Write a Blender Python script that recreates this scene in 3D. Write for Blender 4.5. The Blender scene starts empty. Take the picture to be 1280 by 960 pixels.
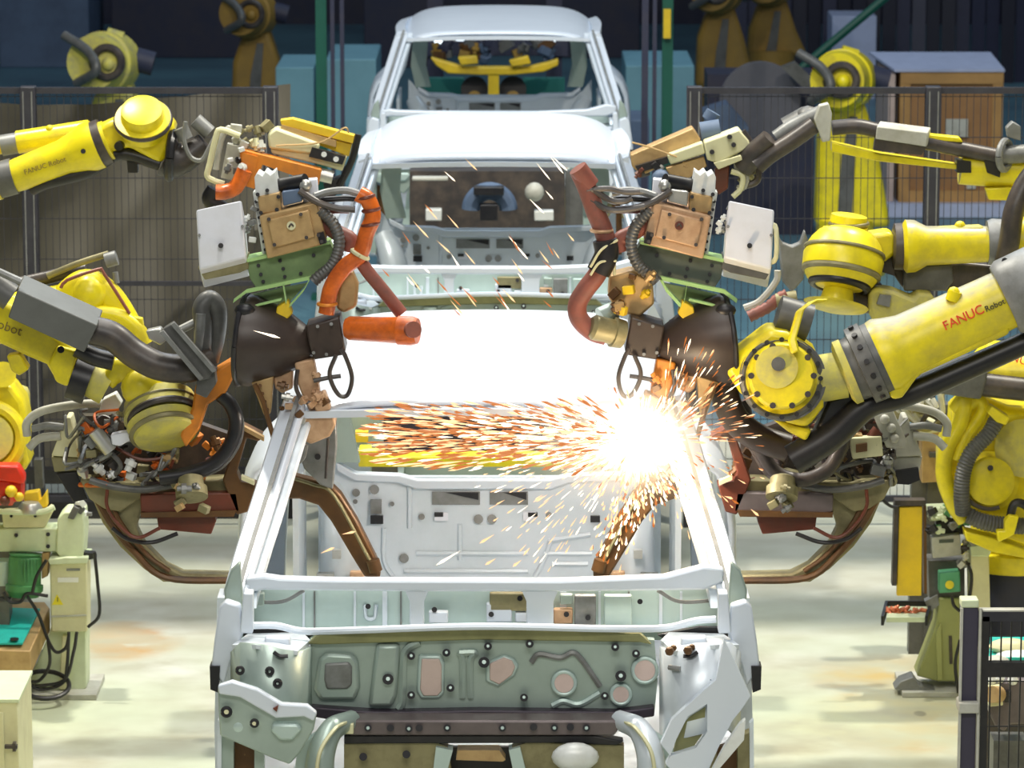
import bpy, bmesh, math, random
from mathutils import Vector, Matrix
R = math.radians
C = bpy.context.scene.collection
SC = bpy.context.scene
# ---------------------------------------------------------------- camera, world, lights, exposure
F = 4900.0; PITCH = .1838; CAM = Vector((0, 0, 4.25))
cd = bpy.data.cameras.new('camera'); cam = bpy.data.objects.new('camera', cd); C.objects.link(cam)
cam.location = CAM; cam.rotation_euler = (math.pi/2 - PITCH, 0, 0)
cd.sensor_width = 36; cd.lens = F/1280*36; cd.clip_start = .5; cd.clip_end = 200
cd.dof.use_dof = True; cd.dof.focus_distance = 12.4; cd.dof.aperture_fstop = 9
SC.camera = cam
w = bpy.data.worlds.new('world'); SC.world = w; w.use_nodes = True
w.node_tree.nodes['Background'].inputs[0].default_value = (.68, .82, 1.0, 1)
w.node_tree.nodes['Background'].inputs[1].default_value = .13
SC.view_settings.view_transform = 'Standard'; SC.view_settings.look = 'None'
SC.view_settings.exposure = -.2; SC.view_settings.gamma = 1
def area(name, loc, rot, sx, sy, power, col=(1, 1, 1)):
    l = bpy.data.lights.new(name, 'AREA'); l.shape = 'RECTANGLE'; l.size = sx; l.size_y = sy; l.energy = power; l.color = col
    o = bpy.data.objects.new(name, l); C.objects.link(o); o.location = loc; o.rotation_euler = rot
    return o
area('lamp_panel_over_line', (0, 12.5, 9), (0, 0, 0), 1.2, 9, 520, (1, .98, .93))
area('lamp_panel_left_bay', (-5, 14, 9), (0, R(-12), 0), 1.2, 8, 60, (1, .97, .86))
area('lamp_panel_right_bay', (5, 14, 9), (0, R(12), 0), 1.2, 8, 60, (1, .97, .86))
area('high_bay_lamp_left', (-3.4, 16, 9), (0, 0, 0), .3, .3, 740, (1, .95, .82))
area('high_bay_lamp_right', (3.4, 16, 9), (0, 0, 0), .3, .3, 740, (1, .95, .82))
area('lamp_panel_near', (0, 3, 8), (R(35), 0, 0), 6, 2, 520, (1, .97, .9))
area('lamp_panel_rear_line', (0, 21, 9), (0, 0, 0), 2, 6, 420, (.8, .9, 1))
area('lamp_panel_far', (1, 32, 10), (0, 0, 0), 8, 3, 260, (.6, .8, 1))
# ---------------------------------------------------------------- pixel of the photograph + distance -> point
def V(px, py, Y):
    cx = (px-640)/F; cy = -(py-480)/F
    d = Vector((cx, math.cos(PITCH)+cy*math.sin(PITCH), -math.sin(PITCH)+cy*math.cos(PITCH)))
    return CAM + d*(Y/d.y)
def M(Y): return (Y*1.03)/F          # metres per pixel at distance Y
# ---------------------------------------------------------------- materials
MATS = {}
def mat(name, col, rough=.5, metal=0., dirt=None, amt=.5, scale=8, bump=.0, emit=None, es=0, coat=0):
    m = bpy.data.materials.new(name); m.use_nodes = True; nt = m.node_tree; b = nt.nodes['Principled BSDF']
    b.inputs['Roughness'].default_value = rough; b.inputs['Metallic'].default_value = metal
    if coat: b.inputs['Coat Weight'].default_value = coat
    c = (*col, 1)
    tc = nt.nodes.new('ShaderNodeTexCoord'); n = nt.nodes.new('ShaderNodeTexNoise')
    n.inputs['Scale'].default_value = scale; n.inputs['Detail'].default_value = 6; n.inputs['Roughness'].default_value = .65
    nt.links.new(tc.outputs['Object'], n.inputs['Vector'])
    r = nt.nodes.new('ShaderNodeValToRGB'); r.color_ramp.elements[0].position = .42; r.color_ramp.elements[1].position = .72
    d = dirt if dirt else tuple(x*.72 for x in col)
    r.color_ramp.elements[0].color = c
    r.color_ramp.elements[1].color = (*[col[i]*(1-amt)+d[i]*amt for i in range(3)], 1)
    nt.links.new(n.outputs['Fac'], r.inputs['Fac']); nt.links.new(r.outputs['Color'], b.inputs['Base Color'])
    if bump:
        bp = nt.nodes.new('ShaderNodeBump'); bp.inputs['Strength'].default_value = bump; bp.inputs['Distance'].default_value = .01
        nt.links.new(n.outputs['Fac'], bp.inputs['Height']); nt.links.new(bp.outputs['Normal'], b.inputs['Normal'])
    if emit:
        b.inputs['Emission Color'].default_value = (*emit, 1); b.inputs['Emission Strength'].default_value = es
        m.cycles.emission_sampling = 'NONE'
    MATS[name] = m
    return m
Y_ = mat('robot_yellow', (.86, .72, .012), .35, 0, (.34, .27, .05), .6, 7)
YD = mat('dusty_yellow', (.62, .56, .10), .6, 0, (.30, .28, .18), .8, 12)
YO = mat('fixture_yellow', (.85, .58, .02), .45, 0, (.45, .30, .05), .5, 6)
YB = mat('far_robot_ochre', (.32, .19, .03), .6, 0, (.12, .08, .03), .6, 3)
GD = mat('robot_grey', (.13, .13, .125), .45, .2, (.05, .05, .045), .7, 12)
GM = mat('mid_grey', (.24, .245, .24), .45, .2, (.10, .10, .085), .7, 12)
GL = mat('light_grey_paint', (.52, .52, .46), .5, 0, (.30, .28, .22), .7, 10)
BK = mat('black_rubber', (.010, .010, .013), .4, 0, (.035, .03, .028), .6, 14)
YT = mat('robot_yellow_dusty_top', (.86, .72, .012), .38, 0, (.40, .32, .06), .6, 9)
def dust(m, lo=.55, hi=.95, col=(.30, .30, .27)):
    nt = m.node_tree; b = nt.nodes['Principled BSDF']; src = b.inputs['Base Color'].links[0].from_socket
    g = nt.nodes.new('ShaderNodeNewGeometry'); sx = nt.nodes.new('ShaderNodeSeparateXYZ'); nt.links.new(g.outputs['Normal'], sx.inputs[0])
    n = nt.nodes.new('ShaderNodeTexNoise'); n.inputs['Scale'].default_value = 14; n.inputs['Detail'].default_value = 5
    ad = nt.nodes.new('ShaderNodeMath'); ad.operation = 'MULTIPLY_ADD'; ad.inputs[1].default_value = .5; nt.links.new(n.outputs['Fac'], ad.inputs[0]); nt.links.new(sx.outputs['Z'], ad.inputs[2])
    mr = nt.nodes.new('ShaderNodeMapRange'); mr.inputs['From Min'].default_value = lo+.25; mr.inputs['From Max'].default_value = hi+.25; mr.inputs['To Max'].default_value = .85; nt.links.new(ad.outputs[0], mr.inputs['Value'])
    mx = nt.nodes.new('ShaderNodeMix'); mx.data_type = 'RGBA'; mx.inputs['B'].default_value = (*col, 1)
    nt.links.new(mr.outputs['Result'], mx.inputs['Factor']); nt.links.new(src, mx.inputs['A']); nt.links.new(mx.outputs['Result'], b.inputs['Base Color'])
dust(YT)
BX = mat('dark_grey_sheet_box', (.13, .135, .125), .5, .1, (.08, .08, .07), .5, 9)
DK = mat('dark_hose', (.040, .034, .033), .4, 0, (.13, .10, .075), .7, 10)
BR = mat('brown_leather_sleeve', (.036, .024, .019), .42, 0, (.065, .044, .033), .7, 7, .1)
RU = mat('rusty_brown_steel', (.15, .07, .022), .42, .3, (.07, .04, .02), .8, 9, .15)
RR = mat('red_brown_paint', (.15, .032, .014), .45, 0, (.08, .035, .02), .7, 9)
OL = mat('olive_cast_steel', (.30, .27, .14), .5, .3, (.13, .11, .05), .8, 11, .15)
TN = mat('tan_copper_alloy', (.55, .37, .17), .45, .35, (.30, .18, .07), .7, 10, .1)
CU = mat('copper_tan_block', (.62, .40, .24), .5, .3, (.35, .18, .08), .7, 16, .1)
OR = mat('orange_hose', (.72, .15, .015), .33, 0, (.28, .05, .015), .9, 16)
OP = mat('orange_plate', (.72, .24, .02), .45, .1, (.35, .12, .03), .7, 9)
RH = mat('maroon_hose', (.27, .085, .06), .5, 0, (.12, .06, .05), .8, 12)
GN = mat('sage_green_bracket', (.20, .30, .13), .5, 0, (.09, .14, .06), .7, 8)
GE = mat('bright_green_edge', (.36, .58, .22), .5, 0, (.25, .40, .14), .5, 8)
WB = mat('white_box_paint', (.80, .82, .90), .45, 0, (.62, .62, .62), .4, 8)
CR = mat('cream_paint', (.70, .68, .42), .5, 0, (.50, .46, .26), .6, 7)
CG = mat('pale_green_cream_paint', (.66, .74, .50), .5, 0, (.45, .50, .33), .6, 7)
GO = mat('green_motor_paint', (.08, .28, .10), .45, 0, (.05, .14, .06), .6, 10)
TE = mat('teal_lid', (.02, .50, .44), .5, 0, (.02, .32, .30), .6, 14)
RD = mat('red_paint', (.75, .03, .01), .4, 0, (.40, .02, .01), .6, 12)
ST = mat('bare_steel', (.55, .55, .52), .35, .7, (.35, .33, .28), .6, 10)
SW = mat('white_metal_part', (.80, .82, .80), .4, .1, (.55, .55, .48), .6, 12)
BW = mat('car_body_white', (.70, .76, .84), .38, .15, (.62, .68, .76), .5, 3)
GH = mat('dark_sage_paint', (.09, .11, .09), .5, 0, (.05, .06, .045), .6, 9)
GA = mat('galvanised_panel', (.72, .78, .84), .36, .25, (.55, .63, .66), .6, 4, .03)
GG = mat('greenish_galvanised_panel', (.40, .49, .44), .38, .35, (.28, .35, .31), .6, 4, .03)
GP = mat('pale_green_panel', (.52, .64, .60), .4, .3, (.38, .50, .46), .6, 4)
OV = mat('olive_seam_sealer', (.27, .27, .12), .5, .2, (.16, .16, .07), .6, 12)
XM = mat('brownish_crossmember', (.17, .14, .14), .45, .4, (.09, .075, .075), .6, 10)
DP = mat('dark_plum_seam', (.045, .035, .05), .5, .3)
PK = mat('pinkish_blank', (.60, .47, .42), .55, .1, (.45, .34, .30), .5, 14)
NV = mat('navy_dark_machine', (.020, .024, .055), .6, 0, (.05, .04, .05), .7, 3)
NB = mat('blue_grey_machine', (.10, .15, .24), .6, 0, (.05, .07, .12), .7, 2)
TL = mat('pale_teal_machine', (.18, .38, .46), .55, 0, (.10, .24, .30), .7, 1.5)
GC = mat('green_post_paint', (.006, .10, .065), .5, 0)
DG = mat('dark_fence_paint', (.03, .03, .04), .45, .2, (.06, .06, .07), .5, 10)
WD = mat('crate_plywood', (.36, .185, .07), .65, 0, (.26, .125, .045), .8, 4, .05)
WF = mat('crate_frame_wood', (.48, .27, .09), .65, 0, (.34, .18, .06), .7, 5)
LB = mat('lilac_cloth_cover', (.48, .53, .72), .7, 0)
TX = mat('black_lettering', (.02, .02, .02), .6)
TR = mat('red_lettering', (.80, .05, .01), .5)
TB = mat('brown_lettering', (.25, .18, .03), .6)
TW = mat('white_lettering', (.85, .85, .80), .6)
LAMPW = mat('lamp_white', (.8, .9, 1), .5, emit=(.8, .92, 1), es=2.5)
# ---------------------------------------------------------------- mesh builder
def cr(pts, n=8):
    pts = [Vector(p) for p in pts]
    if len(pts) < 3: return pts
    out = []
    P = [pts[0]*2-pts[1]]+pts+[pts[-1]*2-pts[-2]]
    for i in range(1, len(P)-2):
        a, b, c, d = P[i-1:i+3]
        for k in range(n):
            t = k/n
            out.append(.5*((2*b)+(c-a)*t+(2*a-5*b+4*c-d)*t*t+(3*b-a-3*c+d)*t**3))
    out.append(pts[-1]); return out
class MB:
    def __init__(s): s.v = []; s.f = []
    def add(s, vs, fs):
        o = len(s.v); s.v += [Vector(v) for v in vs]; s.f += [tuple(i+o for i in f) for f in fs]; return s
    def box(s, c, sz, rot=None):
        c = Vector(c); hx, hy, hz = sz[0]/2, sz[1]/2, sz[2]/2
        vs = [Vector((x, y, z)) for x in (-hx, hx) for y in (-hy, hy) for z in (-hz, hz)]
        if rot: 
            m = Matrix.Rotation(rot[2], 3, 'Z') @ Matrix.Rotation(rot[1], 3, 'Y') @ Matrix.Rotation(rot[0], 3, 'X')
            vs = [m @ v for v in vs]
        return s.add([c+v for v in vs], [(0, 1, 3, 2), (4, 6, 7, 5), (0, 4, 5, 1), (2, 3, 7, 6), (0, 2, 6, 4), (1, 5, 7, 3)])
    def ring(s, p, u, v, ru, rv, n): return [p+u*(ru*math.cos(2*math.pi*i/n))+v*(rv*math.sin(2*math.pi*i/n)) for i in range(n)]
    def loft(s, rings, caps=True):
        n = len(rings[0]); vs = [q for r in rings for q in r]; fs = []
        for k in range(len(rings)-1):
            for i in range(n):
                j = (i+1) % n; fs.append((k*n+i, k*n+j, (k+1)*n+j, (k+1)*n+i))
        if caps: fs += [tuple(range(n))[::-1], tuple((len(rings)-1)*n+i for i in range(n))]
        return s.add(vs, fs)
    def frame(s, d):
        d = d.normalized(); a = Vector((0, 0, 1)) if abs(d.z) < .9 else Vector((0, 1, 0))
        u = d.cross(a).normalized(); return u, d.cross(u).normalized()
    def cyl(s, p0, p1, r0, r1=None, n=20):
        return s.lathe(p0, p1, [(0, r0), (1, r0 if r1 is None else r1)], n)
    def lathe(s, p0, p1, prof, n=24):
        p0 = Vector(p0); p1 = Vector(p1); d = p1-p0; u, v = s.frame(d)
        return s.loft([s.ring(p0+d*t, u, v, r, r, n) for t, r in prof])
    def tube(s, pts, r, n=8, k=6, rib=0, r2=None):
        P = cr(pts, k); rings = []
        if rib:
            L = [0]
            for a, b in zip(P, P[1:]): L.append(L[-1]+(b-a).length)
            m = max(4, int(L[-1]/rib)); Q = []; j = 0
            for i in range(m*2+1):
                t = L[-1]*i/(m*2)
                while j < len(L)-2 and L[j+1] < t: j += 1
                q = (t-L[j])/max(1e-6, L[j+1]-L[j]); Q.append(P[j].lerp(P[j+1], q))
            P = Q
        T0 = (P[1]-P[0]).normalized(); u, _ = s.frame(T0)
        for i, p in enumerate(P):
            d = (P[min(i+1, len(P)-1)]-P[max(i-1, 0)]).normalized()
            u = (u-d*u.dot(d)).normalized(); v = d.cross(u)
            rr = r if r2 is None else r+(r2-r)*i/(len(P)-1)
            if rib and i % 2: rr *= .86
            rings.append(s.ring(p, u, v, rr, rr, n))
        return s.loft(rings)
    def sweep(s, pts, wv, hv):          # rectangular section given by two vectors
        rings = [[p-wv/2-hv/2, p+wv/2-hv/2, p+wv/2+hv/2, p-wv/2+hv/2] for p in map(Vector, pts)]
        return s.loft(rings)
    def prism(s, pts, off):
        off = Vector(off); n = len(pts); pts = [Vector(p) for p in pts]
        fs = [tuple(range(n)), tuple(range(2*n-1, n-1, -1))]
        for i in range(n): j = (i+1) % n; fs.append((i, n+i, n+j, j))
        return s.add(pts+[p+off for p in pts], fs)
    def slab(s, px, Y, t=.05, off=None):   # px: (x, y) or (x, y, Y)
        return s.prism([V(p[0], p[1], p[2] if len(p) > 2 else Y) for p in px], off or (0, t, 0))
    def sph(s, c, r, n=14, sz=(1, 1, 1)):
        c = Vector(c); rings = []
        for k in range(n//2+1):
            a = -math.pi/2+math.pi*k/(n//2); rr = max(.002, math.cos(a))*r
            rings.append([c+Vector((rr*math.cos(2*math.pi*i/n)*sz[0], rr*math.sin(2*math.pi*i/n)*sz[1], r*math.sin(a)*sz[2])) for i in range(n)])
        return s.loft(rings)
    def torus(s, c, ax, R_, r, n=24, m=8, a0=0, a1=360):
        c = Vector(c); u, v = s.frame(Vector(ax)); k = n if a1-a0 >= 360 else n+1
        pts = [c+u*R_*math.cos(R(a0+(a1-a0)*i/n))+v*R_*math.sin(R(a0+(a1-a0)*i/n)) for i in range(n+1)]
        return s.tube(pts, r, m, 1)
def finish(name, mb, m, bevel=0, smooth=True):
    me = bpy.data.meshes.new(name); me.from_pydata([tuple(v) for v in mb.v], [], mb.f)
    bm = bmesh.new(); bm.from_mesh(me); bmesh.ops.recalc_face_normals(bm, faces=bm.faces); bm.to_mesh(me); bm.free()
    me.materials.append(m)
    if smooth: me.shade_smooth(); me.set_sharp_from_angle(angle=R(38))
    o = bpy.data.objects.new(name, me); C.objects.link(o)
    if bevel:
        b = o.modifiers.new('bevel', 'BEVEL'); b.width = bevel; b.segments = 2; b.limit_method = 'ANGLE'; b.angle_limit = R(40)
    return o
def tag(o, label=None, cat=None, group=None, kind=None):
    for k, v in (('label', label), ('category', cat), ('group', group), ('kind', kind)):
        if v: o[k] = v
    return o
class Thing:
    def __init__(s, name, label, cat, base=(0, 0, 0), group=None):
        s.o = bpy.data.objects.new(name, None); C.objects.link(s.o); s.o.location = base; s.b = Vector(base)
        s.o.empty_display_size = .1; tag(s.o, label, cat, group)
    def part(s, name, mb, m, parent=None, label=None, bevel=0, kind=None):
        for i, v in enumerate(mb.v): mb.v[i] = v-s.b
        o = finish(name, mb, m, bevel); o.parent = parent or s.o
        return tag(o, label, None, None, kind)
    def text(s, name, body, p, xdir, ndir, size, m, parent=None, depth=.002):   # raised flat lettering
        c = bpy.data.curves.new(name, 'FONT'); c.body = body; c.size = size; c.extrude = depth; c.align_x = 'LEFT'
        t = bpy.data.objects.new('tmp', c); C.objects.link(t)
        me = bpy.data.meshes.new_from_object(t.evaluated_get(bpy.context.evaluated_depsgraph_get())); bpy.data.objects.remove(t)
        x = Vector(xdir).normalized(); n = Vector(ndir); n = (n-x*n.dot(x)).normalized(); y = n.cross(x)
        mt = Matrix((x, y, n)).transposed().to_4x4(); mt.translation = Vector(p)-s.b
        me.transform(mt); me.materials.clear(); me.materials.append(m)
        o = bpy.data.objects.new(name, me); C.objects.link(o); o.parent = parent or s.o; return o
def single(name, mb, m, label, cat, group=None, bevel=0, kind=None):
    lo = Vector((min(v.x for v in mb.v)+max(v.x for v in mb.v), min(v.y for v in mb.v)+max(v.y for v in mb.v), 2*min(v.z for v in mb.v)))/2
    for i, v in enumerate(mb.v): mb.v[i] = v-lo
    o = finish(name, mb, m, bevel); o.location = lo
    return tag(o, label, cat, group, kind)
def copy_tree(o, parent=None):
    c = o.copy(); C.objects.link(c); c.parent = parent
    for ch in list(o.children): copy_tree(ch, c)
    return c
def struct(name, mb, m, **k):
    o = finish(name, mb, m, **k); o['kind'] = 'structure'; return o
def floor_pt(px, py):
    a = V(px, py, 10)-CAM; return CAM+a*(-CAM.z/a.z)
CAMN = Vector((0, -1, .19))
# ================================================================ setting
m = mat('concrete_floor', (.58, .58, .49), .38, 0, (.50, .50, .42), .6, 1.2, .02)
nt = m.node_tree; b = nt.nodes['Principled BSDF']; tc = nt.nodes['Texture Coordinate']
src = b.inputs['Base Color'].links[0].from_socket
def stain(nt, src, c, sx, sy, col, k, sc=3):
    mp = nt.nodes.new('ShaderNodeMapping'); mp.vector_type = 'POINT'
    mp.inputs['Location'].default_value = (-c[0]/sx, -c[1]/sy, 0); mp.inputs['Scale'].default_value = (1/sx, 1/sy, 1)
    g = nt.nodes.new('ShaderNodeTexGradient'); g.gradient_type = 'SPHERICAL'
    n = nt.nodes.new('ShaderNodeTexNoise'); n.inputs['Scale'].default_value = sc; n.inputs['Detail'].default_value = 6
    a = nt.nodes.new('ShaderNodeMath'); a.operation = 'MULTIPLY'
    m2 = nt.nodes.new('ShaderNodeMapping'); m2.inputs['Scale'].default_value = (1, 1.25, 1); cr_ = nt.nodes.new('ShaderNodeMapRange'); cr_.inputs['From Min'].default_value = .36; cr_.inputs['From Max'].default_value = .66
    mu = nt.nodes.new('ShaderNodeMath'); mu.operation = 'MULTIPLY'; mu.inputs[1].default_value = k; mu.use_clamp = True
    mx = nt.nodes.new('ShaderNodeMix'); mx.data_type = 'RGBA'; mx.inputs['B'].default_value = (*col, 1)
    nt.links.new(tc.outputs['Object'], mp.inputs['Vector']); nt.links.new(mp.outputs[0], g.inputs['Vector'])
    nt.links.new(tc.outputs['Object'], m2.inputs['Vector']); nt.links.new(m2.outputs[0], n.inputs['Vector']); nt.links.new(n.outputs['Fac'], cr_.inputs['Value'])
    nt.links.new(g.outputs['Fac'], a.inputs[0]); nt.links.new(cr_.outputs['Result'], a.inputs[1])
    nt.links.new(a.outputs[0], mu.inputs[0]); nt.links.new(mu.outputs[0], mx.inputs['Factor'])
    nt.links.new(src, mx.inputs['A']); return mx.outputs['Result']
def fp(px, py): q = floor_pt(px, py); return (q.x, q.y)
src = stain(nt, src, fp(1130, 882), .42, .9, (.46, .24, .04), 4.5)
src = stain(nt, src, fp(1085, 842), .30, .25, (.50, .32, .08), 2.6)
src = stain(nt, src, fp(150, 802), .30, .40, (.50, .27, .08), 5.0)
src = stain(nt, src, fp(1050, 900), .9, 2.2, (.60, .62, .40), 1.6, 1)
src = stain(nt, src, fp(60, 870), .8, 1.2, (.60, .66, .42), 1.6, 1)
src = stain(nt, src, fp(200, 830), .8, .8, (.70, .70, .66), 1.3, 1)
src = stain(nt, src, fp(1150, 892), .03, .05, (.08, .06, .04), 5, 2)
src = stain(nt, src, (0, 14), 9, 9, (.40, .38, .28), 1.1, 4)
src = stain(nt, src, (1.6, 13.5), 1.3, 2.4, (.42, .38, .22), 1.3, 2.5)
src = stain(nt, src, (0, 14), 9, 9, (.52, .58, .44), .9, 1.1)
nt.links.new(src, b.inputs['Base Color'])
struct('floor', MB().add([(-9, -2, 0), (9, -2, 0), (9, 21.5, 0), (-9, 21.5, 0)], [(0, 1, 2, 3)]), m)
fb = mat('painted_floor_far', (.13, .27, .33), .45, 0, (.05, .09, .14), .9, .35)
struct('floor_far_bay', MB().add([(-12, 21.5, 0), (12, 21.5, 0), (12, 46, 0), (-12, 46, 0)], [(0, 1, 2, 3)]), fb)
struct('wall_back', MB().box((0, 46, 3), (24, .2, 6)), NV)
# unseen beams on posts, added out of view to cast shadow bands on the floor
for yb_ in (16.60, 17.20):
    struct('trim_shadow_beam', MB().box((0, yb_, 4.7), (14, .28, .2)).box((-7, yb_, 2.3), (.2, .2, 4.6)).box((7, yb_, 2.3), (.2, .2, 4.6)), NV)
rnd = random.Random(4)
# strip curtain at the far right
t = Thing('strip_curtain', 'dark navy strip curtain hanging at the far back right behind the crate', 'curtain', (4.5, 39.5, 0))
NS = [mat('navy_strip', (.022, .025, .06), .5), mat('blue_black_strip', (.012, .013, .030), .5), mat('slate_strip', (.06, .06, .09), .5)]
for i in range(34):
    x = 2.0+i*.15
    t.part('strip', MB().box((x, 39.5+.05*(i % 2), 2.6), (.135, .01, 5.2), (0, 0, rnd.uniform(-.15, .15))), NS[rnd.choice((0, 1, 1, 2, 0))])
t.part('rail', MB().box((4.6, 39.5, 5.22), (5.6, .08, .08)), NV)
# green columns
def post(px, Y, wpx, h, m, label, grp=None):
    p = V(px, 100, Y); w_ = wpx*M(Y)
    mb = MB().box((p.x, Y, h/2+.015), (w_, w_, h)).box((p.x, Y, .015), (w_*2.2, w_*2.2, .03))
    return single('column', mb, m, label, 'column', grp)
post(402, 26, 13, 4.2, GC, 'dark green steel column left of the farthest car body')
post(416, 25, 5, 4, NV, 'thin navy post just right of the left green column')
post(428, 25, 5, 4, NV, 'thin navy post nearest the left side of the farthest car body')
post(834, 27, 13, 4.2, GC, 'bright green steel column right of the farthest car body')
post(806, 25, 8, 4, NV, 'navy post nearest the right side of the farthest car body')
post(818, 25, 5, 4, NV, 'thin navy post between the navy and the green column on the right')
single('diagonal_brace', MB().tube([V(1118, -12, 32), V(1034, 58, 32), V(985, 100, 32)], .035, 8, 3), GC, 'dark green diagonal brace crossing in front of the strip curtain', 'brace')
single('sign_plate', MB().box((V(834, 30, 26.9).x, 26.93, V(834, 30, 26.9).z), (.05, .04, .2)), YO, 'small amber plate on the post right of the farthest car', 'sign')
# ---------------------------------------------------------------- left tarp and mesh fence
tm = mat('olive_tarp', (.082, .075, .056), .7, 0, (.045, .04, .03), .8, 1.2, .1)
g = MB(); nx, nz = 60, 26; x0 = -3.2; x1 = -1.12; vs = []
for j in range(nz+1):
    for i in range(nx+1):
        u = i/nx; v_ = j/nz; x = x0+(x1-x0)*u; z = .12+v_*2.0
        d = (u*2.1-1.8*v_)                       # diagonal folds falling towards the lower left
        y = 19.6+.10*abs(math.sin(d*4.2))**.6*(.4+.6*u)+.14*math.sin(d*2.6+2)+.02*math.sin(u*37+v_*3)
        vs.append((x, y, z-.09*math.sin(u*math.pi)*v_))
fs = [(j*(nx+1)+i, j*(nx+1)+i+1, (j+1)*(nx+1)+i+1, (j+1)*(nx+1)+i) for j in range(nz) for i in range(nx)]
g.add(vs, fs)
single('tarpaulin', g, tm, 'olive grey tarpaulin hanging in folds behind the left mesh fence', 'tarpaulin')
single('skirting_rail', MB().box((-2.1, 19.2, .06), (2.1, .06, .12)), BK, 'black floor rail under the tarpaulin on the left', 'rail')
def mesh_fence(name, label, xs, Y, top, bot, pw, step=.05, x0=None, x1=None, extra=()):
    t = Thing(name, label, 'fence', ((x0+x1)/2, Y, 0))
    for x in xs:
        q = t.part('post', MB().box((x, Y, top/2), (pw, pw, top)), DG, bevel=.004)
        t.part('groove', MB().box((x-pw*.28, Y-pw*.5, top/2), (pw*.07, .006, top*.98)).box((x+pw*.28, Y-pw*.5, top/2), (pw*.07, .006, top*.98)), GM, parent=q, label='paler edge lines')
    t.part('top_rail', MB().box(((x0+x1)/2, Y, top-.02), (x1-x0, .03, .03)), DG)
    t.part('bottom_rail', MB().box(((x0+x1)/2, Y, bot), (x1-x0, .03, .03)), DG)
    for z in extra: t.part('middle_rail', MB().box(((x0+x1)/2, Y, z), (x1-x0, .022, .022)), DG)
    mb = MB(); x = x0
    while x < x1: mb.box((x, Y, (top+bot)/2), (.003, .003, top-bot)); x += step
    z = bot
    while z < top: mb.box(((x0+x1)/2, Y+.004, z), (x1-x0, .004, .004)); z += .2
    t.part('wire_mesh', mb, DG, kind='stuff'); return t
mesh_fence('mesh_fence', 'dark mesh fence with one post in front of the tarpaulin on the left', [V(37, 200, 19).x, V(338, 120, 19).x], 19, 2.19, .14, .075, .034, -3.2, V(338, 120, 19).x, (1.22,))
mesh_fence('mesh_fence', 'dark mesh fence with one post in front of the plywood crate on the right', [V(868, 120, 19).x, V(1165, 200, 19).x], 19, 2.19, .14, .075, .034, V(868, 120, 19).x, 3.2)
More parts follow.
